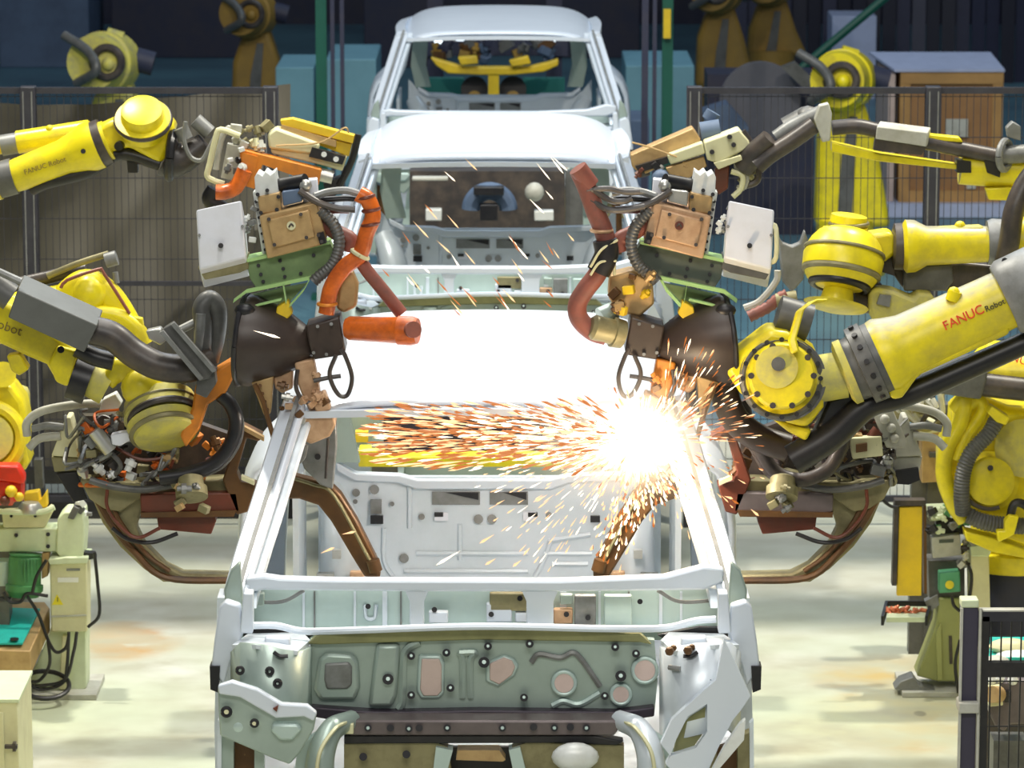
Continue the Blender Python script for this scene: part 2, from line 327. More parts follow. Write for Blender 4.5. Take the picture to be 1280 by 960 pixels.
# ================================================================ car bodies
CX = -.085; CY = 12.1
def build_car():
    T = Thing('car_body', 'nearest bare car body, sparks on its windscreen pillar', 'car body', (CX, CY, 0), 'bare car bodies on the assembly line')
    P = lambda x, y, z: Vector((CX+x, CY+y, z))
    # roof
    g = MB(); nx, ny = 28, 16; vs = []
    for j in range(ny+1):
        for i in range(nx+1):
            u = -1+2*i/nx; v = j/ny; hw = .615-.03*v-.02*math.exp(-v*12)
            su = math.sin(u*math.pi/2*.999)*.6+u*.4
            z = 1.952+.062*math.sin(min(1, v*1.25)*math.pi*.5)-.04*max(0, v-.7)**2*8-.075*abs(su)**7-.018*su*su
            y = 1.5*v+.035*(1-su*su)*(-1 if v < .5 else .6)*abs(2*v-1)
            vs.append(P(su*hw, y, z))
    fs = [(j*(nx+1)+i, j*(nx+1)+i+1, (j+1)*(nx+1)+i+1, (j+1)*(nx+1)+i) for j in range(ny) for i in range(nx)]
    g.add(vs, fs); o = T.part('roof', g, BW); md = o.modifiers.new('solid', 'SOLIDIFY'); md.thickness = .012; md.offset = -1
    T.part('windscreen_header', MB().sweep([P(-.6, .02, 1.905), P(-.3, -.01, 1.918), P(0, -.02, 1.922), P(.3, -.01, 1.918), P(.6, .02, 1.905)], Vector((0, .09, 0)), Vector((0, 0, .022))), BW)
    T.part('rear_header', MB().sweep([P(-.56, 1.44, 1.86), P(.56, 1.44, 1.86)], Vector((0, .08, 0)), Vector((0, 0, .05))), GA)
    for xx in (.45, .8, 1.1): T.part('roof_bow', MB().sweep([P(-.56, xx, 1.90), P(0, xx, 1.93), P(.56, xx, 1.90)], Vector((0, .07, 0)), Vector((0, 0, .02))), GA)
    for s in (-1, 1):
        # A pillar: outer rail, inner flange
        pts = [P(s*.598, .03, 1.935), P(s*.63, -.13, 1.84), P(s*.672, -.36, 1.71), P(s*.715, -.6, 1.58), P(s*.74, -.78, 1.49)]
        o = T.part('windscreen_pillar', MB().sweep(cr(pts, 4), Vector((.075, .05*s, 0)), Vector((0, .045, .045))), BW, bevel=.012)
        T.part('inner_flange', MB().sweep(cr([p+Vector((-s*.05, .03, -.01)) for p in pts], 4), Vector((.03, 0, 0)), Vector((0, .03, .03))), GA, parent=o)
        T.part('spot_weld_strip', MB().sweep(cr([p+Vector((-s*.012, -.03, .028)) for p in pts], 4), Vector((.012, 0, 0)), Vector((0, .006, .006))), GM, parent=o)
        # roof side rail, rear pillar, sill, door ring
        T.part('roof_side_rail', MB().sweep(cr([P(s*.60, 0, 1.91), P(s*.62, .5, 1.925), P(s*.60, 1.1, 1.91), P(s*.585, 1.5, 1.86)], 4), Vector((.06, 0, .02)), Vector((0, 0, .06))), BW)
        T.part('rear_pillar', MB().sweep(cr([P(s*.585, 1.42, 1.88), P(s*.64, 1.40, 1.6), P(s*.72, 1.36, 1.42), P(s*.75, 1.36, 1.0), P(s*.75, 1.36, .72)], 4), Vector((.06, .05, 0)), Vector((0, .14, 0))), GA)
        T.part('front_door_pillar', MB().sweep([P(s*.765, -.72, 1.5), P(s*.78, -.7, 1.1), P(s*.78, -.68, .72)], Vector((.05, 0, 0)), Vector((0, .12, 0))), GA)
        T.part('sill', MB().box(P(s*.77, .35, .72), (.12, 2.2, .13)), BW, bevel=.02)
        # inner rear corner: seat-belt tower and quarter
        o = T.part('belt_tower', MB().tube([P(s*.5, 1.25, .8), P(s*.5, 1.22, 1.12), P(s*.515, 1.24, 1.28), P(s*.56, 1.32, 1.38)], .10, 16, 5, r2=.05), GA)
        T.part('anchor_plate', MB().box(P(s*.45, 1.10, 1.10), (.05, .03, .08)), CU, parent=o, label='copper-coloured anchor plate', bevel=.006)
        for bb in (((.56, 1.11, 1.10), (.06, .03, .06)), ((.4, 1.16, 1.14), (.03, .04, .09)), ((.52, 1.1, 1.2), (.03, .03, .03))): T.part('bracket', MB().box(P(s*bb[0][0], *bb[0][1:]), bb[1]), ST, parent=o)
        T.part('quarter_panel', MB().prism([P(s*.64, .9, 1.44), P(s*.64, .9, .8), P(s*.64, 1.4, .8), P(s*.64, 1.4, 1.46)], (s*.02, 0, 0)), GA)
        prof = [(1.60, .70), (1.585, .76), (1.54, .81), (1.46, .845), (1.34, .86), (1.1, .865), (.85, .85), (.7, .82)]
        g = MB(); ys = (.85, 1.0, 1.3, 1.55, 1.7)
        vs = [P(s*(x-.035*(abs(yy-1.25)/.5)**2), yy, z) for yy in ys for z, x in prof]; n = len(prof)
        g.add(vs, [(j*n+i, j*n+i+1, (j+1)*n+i+1, (j+1)*n+i) for j in range(len(ys)-1) for i in range(n-1)])
        o = T.part('body_side', g, BW); md = o.modifiers.new('solid', 'SOLIDIFY'); md.thickness = .02
    # ---- rear wall with window opening
    def W(px, py, Y=13.5): return V(px, py, Y)
    yb = 13.52
    o = T.part('rear_wall', MB().slab([(398, 560), (424, 586), (470, 596), (800-10, 596), (806, 586), (826, 560), (826, 760), (398, 760)], yb, .03), GA)
    o.data.materials[0] = GA
    T.part('window_ledge', MB().slab([(420, 578), (445, 592), (500, 594), (522, 600), (688, 600), (708, 594), (780, 592), (800, 578), (800, 589), (780, 602), (712, 604), (690, 612), (520, 612), (498, 604), (444, 602), (420, 589)], yb-.03, .05), BW, bevel=.006)
    for (a, b) in (((540, 612), (600, 632)), ((612, 612), (660, 632))):
        T.part('vent_slot', MB().slab([(a[0], a[1]+3), (b[0], a[1]+3), (b[0], b[1]-1), (a[0], b[1]-1)], yb-.008, .01), GM, parent=o)
        T.part('slot_recess', MB().slab([(a[0]+18, a[1]+4), (b[0]-2, a[1]+4), (b[0]-2, b[1]-7)], yb-.014, .01), BK, parent=o)
    for (x, y, r_) in ((445, 616, 5), (468, 612, 6), (490, 630, 3), (527, 646, 4), (686, 644, 4), (598, 649, 6), (615, 649, 6), (505, 698, 6), (444, 627, 3)):
        q = T.part('hole', MB().cyl(W(x, y, yb-.012), W(x, y, yb), r_*M(yb), n=12), GM, parent=o)
    for (x0, y0, x1, y1, mm) in ((463, 645, 479, 655, BK), (463, 625, 477, 642, GM), (543, 641, 560, 651, WB), (543, 641, 554, 646, BK), (660, 641, 672, 646, BK), (654, 640, 670, 651, WB), (738, 645, 750, 653, BK)):
        T.part('clip', MB().slab([(x0, y0), (x1, y0), (x1, y1), (x0, y1)], yb-.02-.004*(mm is BK), .012), mm, parent=o)
    for (pts, yy) in (([(520, 692), (660, 692)], 0), ([(505, 714), (660, 714)], 0), ([(680, 692), (740, 692)], 0), ([(690, 705), (735, 705)], 0), ([(480, 660), (480, 700), (492, 722)], 0), ([(688, 676), (680, 700), (668, 722)], 0), ([(512, 605), (512, 660)], 0), ([(575, 655), (575, 700)], 0), ([(686, 676), (738, 668)], 0)):
        T.part('rib', MB().tube([W(x, y, yb-.004) for x, y in pts], .009, 6, 3), GA, parent=o)
    for s in (-1, 1):
        T.part('rear_window_post', MB().sweep([P(s*.50, 1.42, 1.46), P(s*.53, 1.42, 1.6), P(s*.51, 1.42, 1.84)], Vector((.10, 0, 0)), Vector((0, .05, 0))), GG)
    T.part('cab_floor', MB().box(P(0, .35, .85), (1.4, 2.1, .03)), GA)
    # ---- cowl beam (windscreen lower flange), cavity behind it, struts
    cb = 11.36
    o = T.part('cowl_beam', MB().slab([(306, 724), (330, 720), (350, 723), (420, 725), (700, 726), (830, 721), (880, 708), (905, 712), (905, 728), (880, 738), (700, 740), (520, 740), (330, 738), (306, 742)], cb, .05), BW, bevel=.008)
    o = T.part('cowl_inner_panel', MB().slab([(300, 730), (905, 730), (905, 800), (300, 800)], cb+.16, .02), GP)
    T.part('cowl_tray', MB().prism([V(312, 786, cb-.02), V(600, 784, cb-.06), V(890, 784, cb-.02), V(890, 784, cb+.16), V(312, 786, cb+.16)], (0, 0, -.01)), GA)
    for (x, w_) in ((378, 3), (392, 2), (442, 3), (478, 6), (500, 2), (700, 8), (748, 3), (824, 4), (850, 3), (785, 2)):
        T.part('stiffener', MB().slab([(x, 740), (x+w_, 740), (x+w_, 786), (x, 786)], cb+.15, .012), GM if w_ < 3 else GA, parent=o)
    for (x0, x1) in ((512, 530), (658, 692)):
        T.part('cowl_strut', MB().slab([(x0-6, 738), (x1+6, 738), (x1, 752), (x1, 784), (x0, 784), (x0, 752)], cb+.005, .03), BW, bevel=.004)
    for (x0, y0, x1, y1, mm) in ((536, 765, 560, 779, BW), (612, 742, 676, 764, OL), (644, 766, 662, 778, BW), (692, 762, 716, 780, CU), (718, 745, 745, 784, GM), (755, 745, 790, 782, GP), (608, 755, 640, 778, BW), (300, 742, 330, 758, GG), (700, 744, 716, 756, GG)):
        T.part('bracket', MB().slab([(x0, y0), (x1, y0), (x1, y1), (x0, y1)], cb+.08, .03), mm, bevel=.004)
    for (x, y) in ((614, 768), (650, 748), (708, 768), (543, 762), (735, 772), (800, 752), (460, 758)):
        T.part('hole', MB().cyl(V(x, y, cb+.07), V(x, y, cb+.085), 3.5*M(cb), n=10), BK)
    T.part('arch_emboss', MB().tube([V(456, 756, cb+.15), V(458, 772, cb+.15), V(468, 772, cb+.15), V(470, 756, cb+.15)], .006, 6), GA)
    T.part('diagonal_edge', MB().tube([V(310, 752, cb+.1), V(352, 752, cb+.1), V(380, 738, cb+.1)], .006, 6), GM)
    T.part('diagonal_edge', MB().tube([V(822, 738, cb+.1), V(850, 752, cb+.1), V(898, 750, cb+.1)], .006, 6), GM)
    # seam edge and olive seal strip
    fw = 11.22
    T.part('cowl_edge', MB().tube([V(312, 782, fw), V(345, 782, fw), (V(380, 789, fw)), V(440, 788, fw-.03), V(600, 783, fw-.05), V(760, 786, fw-.03), V(830, 785, fw), V(870, 776, fw), V(895, 774, fw)], .011, 8), BW)
    T.part('seal_strip', MB().slab([(385, 805), (400, 792), (470, 788), (600, 785), (740, 788), (800, 793), (815, 806), (800, 803), (600, 800), (400, 806)], fw-.02, .04), OV, bevel=.004)
    # ---- firewall
    o = T.part('firewall', MB().slab([(388, 800), (600, 794), (818, 800), (822, 850), (818, 892), (388, 892)], fw, .03), GG)
    def embo(px, mm, t=.012, bev=.01, name='pressed_panel'): return T.part(name, MB().slab(px, fw-t, t+.004), mm, parent=o, bevel=bev)
    embo([(398, 824), (408, 816), (440, 818), (448, 826), (450, 860), (444, 876), (400, 876), (392, 862)], GG, .02, .012)
    embo([(406, 830), (436, 828), (440, 834), (440, 856), (434, 862), (408, 862), (405, 850)], GM, .028, .006)
    embo([(470, 806), (500, 806), (496, 870), (490, 884), (460, 884)], GG, .022, .012)
    for (px, rim) in (([(527, 824), (549, 824), (552, 832), (552, 864), (547, 870), (529, 870), (525, 862)], 1), ([(612, 830), (630, 822), (640, 826), (644, 834), (640, 844), (624, 856), (612, 850)], 1)):
        cxx = sum(p[0] for p in px)/len(px); cyy = sum(p[1] for p in px)/len(px)
        embo([(cxx+(x-cxx)*1.3, cyy+(y-cyy)*1.18) for x, y in px], GP, .012, .006, 'rim')
        embo(px, PK, .018, .003, 'opening_blank')
    for (x, y, r_) in ((705, 854, 12), (776, 868, 10), (806, 838, 13)):
        T.part('rim', MB().torus(V(x, y, fw-.012), CAMN, (r_+2)*M(fw), .006), GP, parent=o)
        T.part('opening_blank', MB().cyl(V(x, y, fw-.016), V(x, y, fw), r_*M(fw)), PK, parent=o)
    T.part('pressed_rib', MB().tube([V(x, y, fw-.004) for x, y in ((664, 828), (674, 818), (700, 822), (716, 816), (728, 826), (750, 858))], .009, 6), GM, parent=o)
    T.part('pressed_rib', MB().tube([V(x, y, fw-.004) for x, y in ((690, 882), (704, 876), (724, 880), (750, 866))], .009, 6), GP, parent=o)
    T.part('pressed_rib', MB().tube([V(x, y, fw-.004) for x, y in ((574, 816), (594, 816), (588, 826), (588, 872))], .010, 6), GG, parent=o)
    T.part('pressed_rib', MB().tube([V(x, y, fw-.004) for x, y in ((574, 816), (578, 826), (578, 872))], .010, 6), GG, parent=o)
    T.part('pressed_rib', MB().tube([V(x, y, fw-.004) for x, y in ((524, 802), (508, 812), (504, 830), (503, 874), (498, 886))], .012, 6), GG, parent=o)
    plug = [(514, 820), (558, 816), (610, 808), (605, 828), (514, 869), (563, 860), (662, 805), (655, 872), (769, 809), (795, 817), (776, 845), (756, 870), (485, 849)]
    for x, y in plug:
        r_ = 7 if (x, y) in ((605, 828), (776, 845), (485, 849)) else 5
        q = T.part('plug', MB().cyl(V(x, y, fw-.035), V(x, y, fw), r_*M(fw), n=12), BK, parent=o)
        T.part('plug_centre', MB().cyl(V(x, y-.5, fw-.04), V(x, y, fw-.03), r_*.38*M(fw), n=8), GP, parent=o)
    # ---- seam, crossmember, lower panels
    T.part('lower_seam', MB().slab([(388, 884), (470, 890), (496, 890), (600, 888), (770, 890), (818, 884), (818, 896), (770, 903), (430, 903), (388, 896)], fw-.04, .05), DP, bevel=.005)
    o = T.part('crossmember', MB().slab([(428, 901), (770, 901), (776, 908), (768, 920), (436, 920)], fw-.10, .08, (0, .08, .01)), XM, bevel=.006)
    for (x, y, mm) in ((460, 910, GP), (488, 910, BK), (511, 911, GP), (524, 910, BK), (559, 910, GP), (628, 910, GP), (667, 909, BK), (693, 910, GP), (713, 909, BK), (733, 910, GP)):
        T.part('bolt_hole', MB().cyl(V(x, y, fw-.112), V(x, y, fw-.09), 4.6*M(fw), n=12), BK, parent=o)
        if mm is GP: T.part('bolt_hole_centre', MB().cyl(V(x, y, fw-.118), V(x, y, fw-.1), 2.2*M(fw), n=8), GP, parent=o)
    T.part('lower_seam', MB().slab([(430, 919), (500, 919), (740, 919), (780, 927), (770, 932), (700, 929), (430, 930)], fw-.09, .05), BK, bevel=.004)
    o = T.part('lower_panel', MB().slab([(430, 930), (545, 928), (560, 934), (566, 980), (560, 1100), (430, 1100)], fw-.08, .04).slab([(640, 934), (660, 928), (780, 932), (780, 1100), (648, 1100), (640, 980)], fw-.08, .04), OL)
    T.part('tunnel_opening', MB().slab([(556, 934), (648, 934), (650, 1100), (552, 1100)], fw+.05, .02), BK)
    T.part('tunnel_lip', MB().slab([(572, 938), (624, 938), (632, 950), (628, 952), (570, 950)], fw-.06, .06), TN)
    T.part('tunnel_side', MB().slab([(545, 934), (566, 938), (556, 975), (540, 975)], fw-.1, .06), GP)
    T.part('tunnel_side', MB().slab([(636, 938), (650, 934), (660, 975), (644, 975)], fw-.1, .06), GP)
    T.part('bracket', MB().slab([(430, 905), (442, 905), (442, 918), (430, 918)], fw-.13, .03), CR, bevel=.003)
    for x, y in ((454, 946), (508, 943)): T.part('plug', MB().cyl(V(x, y, fw-.11), V(x, y, fw-.07), 5*M(fw), n=12), BK, parent=o)
    T.part('reservoir_mount', MB().sph(V(719, 946, fw-.12), .07, 16, (1, .5, .62)), SW)
    # ---- front aprons (left, right)
    ya = 10.98
    def apron(s):
        mir = (lambda x: x) if s < 0 else (lambda x: 1214-x)
        SX = lambda px: [(mir(x), y) for x, y in px]
        # curved tower wall
        cols = [(288, 815, .10), (300, 803, .03), (330, 806, 0), (355, 812, 0), (374, 814, .03), (384, 812, .10), (390, 808, .22)]
        vs = []; n = len(cols)
        for yb_ in (0, 70, 110):
            for x, y, dy in cols: vs.append(V(mir(x), y+yb_, ya+dy-(.02*yb_/60)))
        fs = [(j*n+i, j*n+i+1, (j+1)*n+i+1, (j+1)*n+i) for j in range(2) for i in range(n-1)]
        o = T.part('strut_tower', MB().add(vs, fs), GA if s > 0 else GG); md = o.modifiers.new('s', 'SOLIDIFY'); md.thickness = .012
        T.part('tower_top', MB().prism([V(mir(x), y, Y) for x, y, Y in ((290, 806, ya+.08), (320, 806, ya), (372, 814, ya+.02), (388, 800, ya+.25), (378, 790, ya+.3), (310, 792, ya+.3))], (0, 0, -.012)), GA)
        T.part('tower_bracket', MB().slab(SX([(330, 798), (362, 798), (364, 814), (332, 812)]), ya+.1, .05), BW, parent=o, bevel=.006)
        T.part('bracket_slot', MB().tube([V(mir(342), 815, ya-.01), V(mir(350), 820, ya-.01), V(mir(360), 820, ya-.01)], .006, 6), BK, parent=o)
        if s < 0:
            for x, y in ((300, 838), (337, 839), (347, 854)):
                T.part('plug', MB().torus(V(x, y, ya-.02), CAMN, 4*M(ya), .005, 14, 6), BK, parent=o)
            f = T.part('apron_flange', MB().slab([(272, 860), (285, 855), (318, 868), (350, 890), (385, 884), (396, 892), (392, 912), (376, 940), (362, 956), (340, 948), (310, 935), (275, 920)], ya-.06, .03), GG, bevel=.006)
            T.part('flange_edge', MB().slab([(272, 858), (290, 852), (322, 862), (352, 880), (384, 882), (396, 892), (392, 902), (380, 896), (345, 898), (322, 885), (300, 872), (274, 868)], ya-.08, .03), BW, parent=f, bevel=.005)
            for x, y, r_ in ((298, 908, 11), (313, 922, 7), (332, 932, 8)):
                T.part('emboss', MB().sph(V(x, y, ya-.05), r_*M(ya), 12, (1, .5, 1)), GP, parent=f)
            T.part('emboss', MB().slab([(340, 905), (372, 905), (378, 912), (366, 926), (350, 926), (338, 914)], ya-.08, .03), GP, parent=f, bevel=.008)
            for x, y, r_ in ((283, 890, 6), (318, 904, 4.5)):
                T.part('plug', MB().torus(V(x, y, ya-.085), CAMN, (r_-1)*M(ya), .006, 14, 6), BK, parent=f)
                T.part('plug_centre', MB().cyl(V(x, y, ya-.09), V(x, y, ya-.06), 3*M(ya)), CR, parent=f)
            T.part('weld_mark', MB().slab([(341, 886), (348, 882), (346, 890)], ya-.09, .01), RR, parent=f)
        else:
            f = T.part('apron_flange', MB().slab([(905, 800), (920, 830), (938, 870), (926, 888), (916, 900), (900, 930), (880, 975), (852, 975), (832, 955), (838, 945), (870, 935), (884, 915), (884, 880), (860, 895), (845, 925), (838, 945), (826, 930), (840, 900), (872, 870), (895, 850)], ya-.06, .03), BW)
            T.part('apron_opening', MB().slab([(882, 884), (880, 915), (866, 935), (842, 940), (848, 912), (862, 896)], ya-.03, .02), OV, parent=f)
            T.part('tower_dent', MB().tube([V(888, 848, ya-.0), V(880, 860, ya-.0), V(872, 868, ya)], .012, 6, r2=.004), NB, parent=f)
            T.part('tower_rib', MB().tube([V(836, 834, ya+.02), V(850, 836, ya+.0)], .008, 6), GM, parent=f)
            for x, y in ((837, 814), (860, 813)): T.part('bolt_cluster', MB().sph(V(x, y, ya-.02), .014, 8).sph(V(x+5, y-4, ya), .010, 8), RU, parent=f)
            T.part('perforated_edge', MB().slab([(925, 905), (932, 900), (930, 925), (900, 960), (892, 975), (884, 975), (905, 935)], ya-.10, .03), SW, parent=f)
        # outer wing rail
        T.part('wing_rail', MB().slab(SX([(282, 752), (300, 758), (304, 792), (288, 830), (280, 858), (264, 834), (268, 800), (274, 760)]), ya+.16, .05), BW, bevel=.006)
        T.part('wing_rail_inner', MB().slab(SX([(304, 742), (316, 742), (316, 792), (300, 792)]), ya+.14, .06), BW, bevel=.004)
        T.part('hinge_panel', MB().slab(SX([(300, 703), (304, 762), (302, 770), (282, 768), (280, 738), (288, 714)]), ya+.25, .04), GG, bevel=.006)
        T.part('rail_end_block', MB().slab(SX([(262, 833), (275, 833), (273, 866), (263, 862)]), ya+.15, .06), BK)
        # inner wheel-arch and lower legs
        T.part('wheel_arch', MB().tube([V(mir(398), 975, ya), V(mir(402), 940, ya+.02), V(mir(415), 912, ya+.08), V(mir(440), 900, ya+.18)], .045, 12, r2=.03), GG if s < 0 else GA)
        T.part('arch_edge', MB().tube([V(mir(394), 980, ya-.05), V(mir(400), 940, ya-.04), V(mir(418), 912, ya+.02), V(mir(432), 903, ya+.1)], .006, 6), CR)
        T.part('front_leg', MB().slab(SX([(274, 915), (292, 922), (292, 1100), (276, 1100)]), ya, .05).slab(SX([(318, 935), (330, 942), (330, 1100), (318, 1100)]), ya, .05), GG if s < 0 else OL)
        T.part('leg_recess', MB().slab(SX([(292, 925), (320, 935), (320, 1100), (292, 1100)]), ya+.06, .02), RU)
        T.part('front_rail', MB().slab(SX([(372, 935), (400, 915), (405, 1100), (350, 1100)]), ya+.05, .05), GP)
        T.part('outer_edge', MB().slab(SX([(272, 900), (277, 905), (276, 1100), (270, 1100)]), ya-.02, .03), GA)
        T.part('rail_gap', MB().slab(SX([(304, 785), (340, 784), (392, 794), (372, 806), (350, 800), (304, 806)]), ya+.32, .02), BK)
    apron(-1); apron(1)
    # carrier skid
    k = MB()
    for s in (-1, 1): k.box(P(s*.5, .2, .34), (.10, 3.4, .12))
    T.part('underbody_rail', MB().box(P(-.45, .1, .66), (.12, 3.0, .14)).box(P(.45, .1, .66), (.12, 3.0, .14)).box(P(0, -.95, .70), (1.1, .12, .12)), GG)
    return T.o
car = build_car()
def carrier(i, y):
    t = Thing('carrier_skid', ['dark steel carrier skid under the nearest car body', 'dark steel carrier skid under the second car body', 'dark steel carrier skid under the farthest car body'][i], 'skid', (CX, y, 0), 'carrier skids of the line')
    for s in (-1, 1):
        t.part('runner', MB().box((CX+s*.45, y+.1, .12), (.12, 3.2, .12)), GD)
        for yy in (-1.1, 1.2): t.part('stanchion', MB().box((CX+s*.45, y+yy, .385), (.1, .1, .41)), GD)
    for yy in (-1.1, 1.2): t.part('crossbeam', MB().box((CX, y+yy, .12), (.8, .1, .1)), GD)
    t.part('foot', MB().box((CX-.45, y+.1, .03), (.2, 3.2, .06)).box((CX+.45, y+.1, .03), (.2, 3.2, .06)), GD)
for i in range(3): carrier(i, CY+6.08*i)
c2 = copy_tree(car); c2.location.y += 6.08; c2['label'] = 'second bare car body, behind the nearest one and in front of the farthest'
c3 = copy_tree(car); c3.location.y += 12.2; c3['label'] = 'farthest bare car body, a yellow lift frame seen through its windows'
# ================================================================ robots
def bolts(T, c, ax, R_, n, r, m, parent, name='bolt'):
    c = Vector(c); ax = Vector(ax).normalized(); mb = MB(); u, v = mb.frame(ax)
    for i in range(n):
        p = c+u*R_*math.cos(2*math.pi*i/n)+v*R_*math.sin(2*math.pi*i/n)
        T.part(name, MB().cyl(p, p+ax*.012, r, n=8), m, parent=parent)
def off_base(T, elbow, sx, y, m=Y_):      # upper arm, shoulder and pedestal beyond the frame edge
    e = Vector(elbow); s = Vector((sx, y, .85))
    T.part('elbow_housing', MB().cyl(e-Vector((0, .17, 0)), e+Vector((0, .17, 0)), .16), m)
    T.part('upper_arm', MB().sweep([e, s], Vector((.22, 0, 0)), Vector((0, .14, 0))), m, bevel=.03)
    T.part('shoulder', MB().cyl(s-Vector((0, .22, 0)), s+Vector((0, .22, 0)), .24), m)
    T.part('pedestal', MB().lathe((sx, y, 0), (sx, y, .7), [(0, .38), (.08, .38), (.1, .3), (.8, .26), (1, .3)]), m)
CA = Vector((0, -1, .19)).normalized()
# ---------------------------------------------------------------- left, front robot
Y0 = 12.35
T = Thing('welding_robot', 'yellow robot at the left with a long grey box on its forearm', 'robot', (-2.6, Y0, 0), 'welding robots beside the nearest car body')
fa = T.part('forearm', MB().slab([(-90, 330), (0, 376), (18, 384), (98, 440), (82, 484), (66, 470), (58, 456), (34, 446), (0, 430), (-90, 400)], Y0, .16), Y_, bevel=.015)
T.part('forearm_flange', MB().slab([(72, 432), (98, 440), (84, 484), (70, 478), (60, 455)], Y0-.02, .2), Y_, parent=fa, bevel=.008)
T.part('bolt', MB().cyl(V(76, 437, Y0-.04), V(76, 437, Y0), 4.5*M(Y0), n=10), BK, parent=fa)
T.text('lettering', 'Robot', V(-14, 406, Y0-.004), V(60, 428, Y0)-V(-14, 402, Y0), CA, .042, TB, parent=fa)
T.part('motor', MB().slab([(8, 445), (24, 442), (36, 462), (24, 470), (14, 464)], Y0+.03, .06), Y_, parent=fa, bevel=.006)
yb = Y0-.16
box = MB().prism([V(26, 343, yb+.16), V(127, 389, yb+.16), V(104, 440, yb), V(10, 396, yb)][:0] or [V(22, 362, yb), V(122, 407, yb), V(105, 441, yb), V(10, 397, yb)], V(30, 343, yb+.16)-V(22, 362, yb))
bo = T.part('cable_box', box, BX, label='long mid-grey sheet metal box', bevel=.004)
T.part('conduit', MB().tube([V(-80, 322, yb+.08), V(-20, 350, yb+.08), V(14, 372, yb+.08)], .045, 14), GD, parent=bo)
T.part('conduit_lip', MB().tube([V(-40, 322, yb+.02), V(26, 352, yb+.02)], .012, 8), GM, parent=bo)
hs = T.part('dress_hose', MB().tube([V(112, 412, Y0-.08), V(140, 420, Y0-.08), V(168, 442, Y0-.08), V(200, 458, Y0-.08), V(235, 460, Y0-.06), V(262, 450, Y0-.02)], .047, 16, 8), DK)
T.part('dress_hose', MB().tube([V(226, 470, Y0+.05), V(250, 448, Y0), V(254, 412, Y0-.04), (V(252, 386, Y0-.04)), V(262, 374, Y0-.03), V(272, 388, Y0-.02), V(270, 420, Y0), V(262, 450, Y0+.02)], .030, 14, 8), GD)
T.part('hose_highlight_strip', MB().tube([V(247, 440, Y0-.04), V(250, 412, Y0-.07), V(251, 392, Y0-.07)], .016, 10, 6), GM)  # paler tube laid along the hose in place of a highlight
T.part('under_duct', MB().tube([V(96, 435, Y0-.02), V(118, 446, Y0-.02), V(142, 452, Y0-.02)], .030, 12), BK)
T.part('arm_collar', MB().cyl(V(90, 470, Y0+.06), V(112, 478, Y0+.06), .075), BK)
T.part('wrist_neck', MB().cyl(V(108, 472, Y0+.07), V(134, 486, Y0+.07), .055), YD)
wr = T.part('wrist_body', MB().slab([(128, 470), (140, 448), (168, 452), (190, 470), (216, 490), (224, 505), (210, 512), (180, 505), (168, 488), (150, 476), (140, 490)], Y0+.03, .14), Y_, bevel=.02)
T.part('wrist_bulge', MB().sph(V(178, 484, Y0+.05), .07, 16), Y_, parent=wr)
dr = T.part('turning_flange', MB().lathe(V(196, 486, Y0+.12), V(208, 548, Y0+.0), [(0, .06), (.2, .085), (.25, .115), (.55, .125), (.6, .105), (.66, .105), (.7, .120), (.95, .100), (1, .07)], 32), YD)
for kk, (t_, r_, w_) in enumerate(((.42, .122, .006), (.86, .112, .009), (.18, .078, .010))):
    a_ = V(196, 486, Y0+.12).lerp(V(208, 548, Y0), t_); T.part('groove', MB().torus(a_, V(208, 548, Y0)-V(196, 486, Y0+.12), r_-.003, w_, 32, 6), OL, parent=dr)
T.part('flange_groove', MB().torus(V(204, 520, Y0+.03), V(208, 548, Y0)-V(196, 486, Y0+.12), .106, .011, 32, 8), DK, parent=dr)
T.part('mounting_cone', MB().slab([(244, 482), (258, 470), (294, 448), (298, 460), (282, 492), (260, 506), (250, 536), (232, 560), (225, 545), (240, 510)], Y0-.02, .10), OP, label='mounting plate with orange spark light in its colour', bevel=.008)  # orange stands in for the sparks' light on this plate
ck = T.part('hose_clamp', MB().slab([(199, 416), (206, 410), (216, 404), (268, 462), (262, 474), (250, 476)], Y0-.14, .05), GD, bevel=.003)
T.part('clamp_edge', MB().sweep([V(202, 414, Y0-.16), V(252, 474, Y0-.16)], Vector((.012, 0, .006)), Vector((0, .02, 0))), GM, parent=ck)
T.part('clamp_edge', MB().sweep([V(216, 404, Y0-.16), V(268, 464, Y0-.16)], Vector((.012, 0, .006)), Vector((0, .02, 0))), GM, parent=ck)
T.part('clamp_bracket', MB().slab([(246, 476), (268, 462), (270, 480), (258, 498), (244, 492)], Y0-.13, .07), GD, parent=ck, bevel=.004)
T.part('valve_block', MB().slab([(182, 414), (200, 410), (210, 424), (200, 432), (186, 424)], Y0, .05), ST, bevel=.005)
T.part('hose_fitting', MB().cyl(V(226, 412, Y0-.02), V(250, 400, Y0-.02), .014, n=10), ST)
off_base(T, V(-120, 340, Y0+.08), -2.6, Y0)
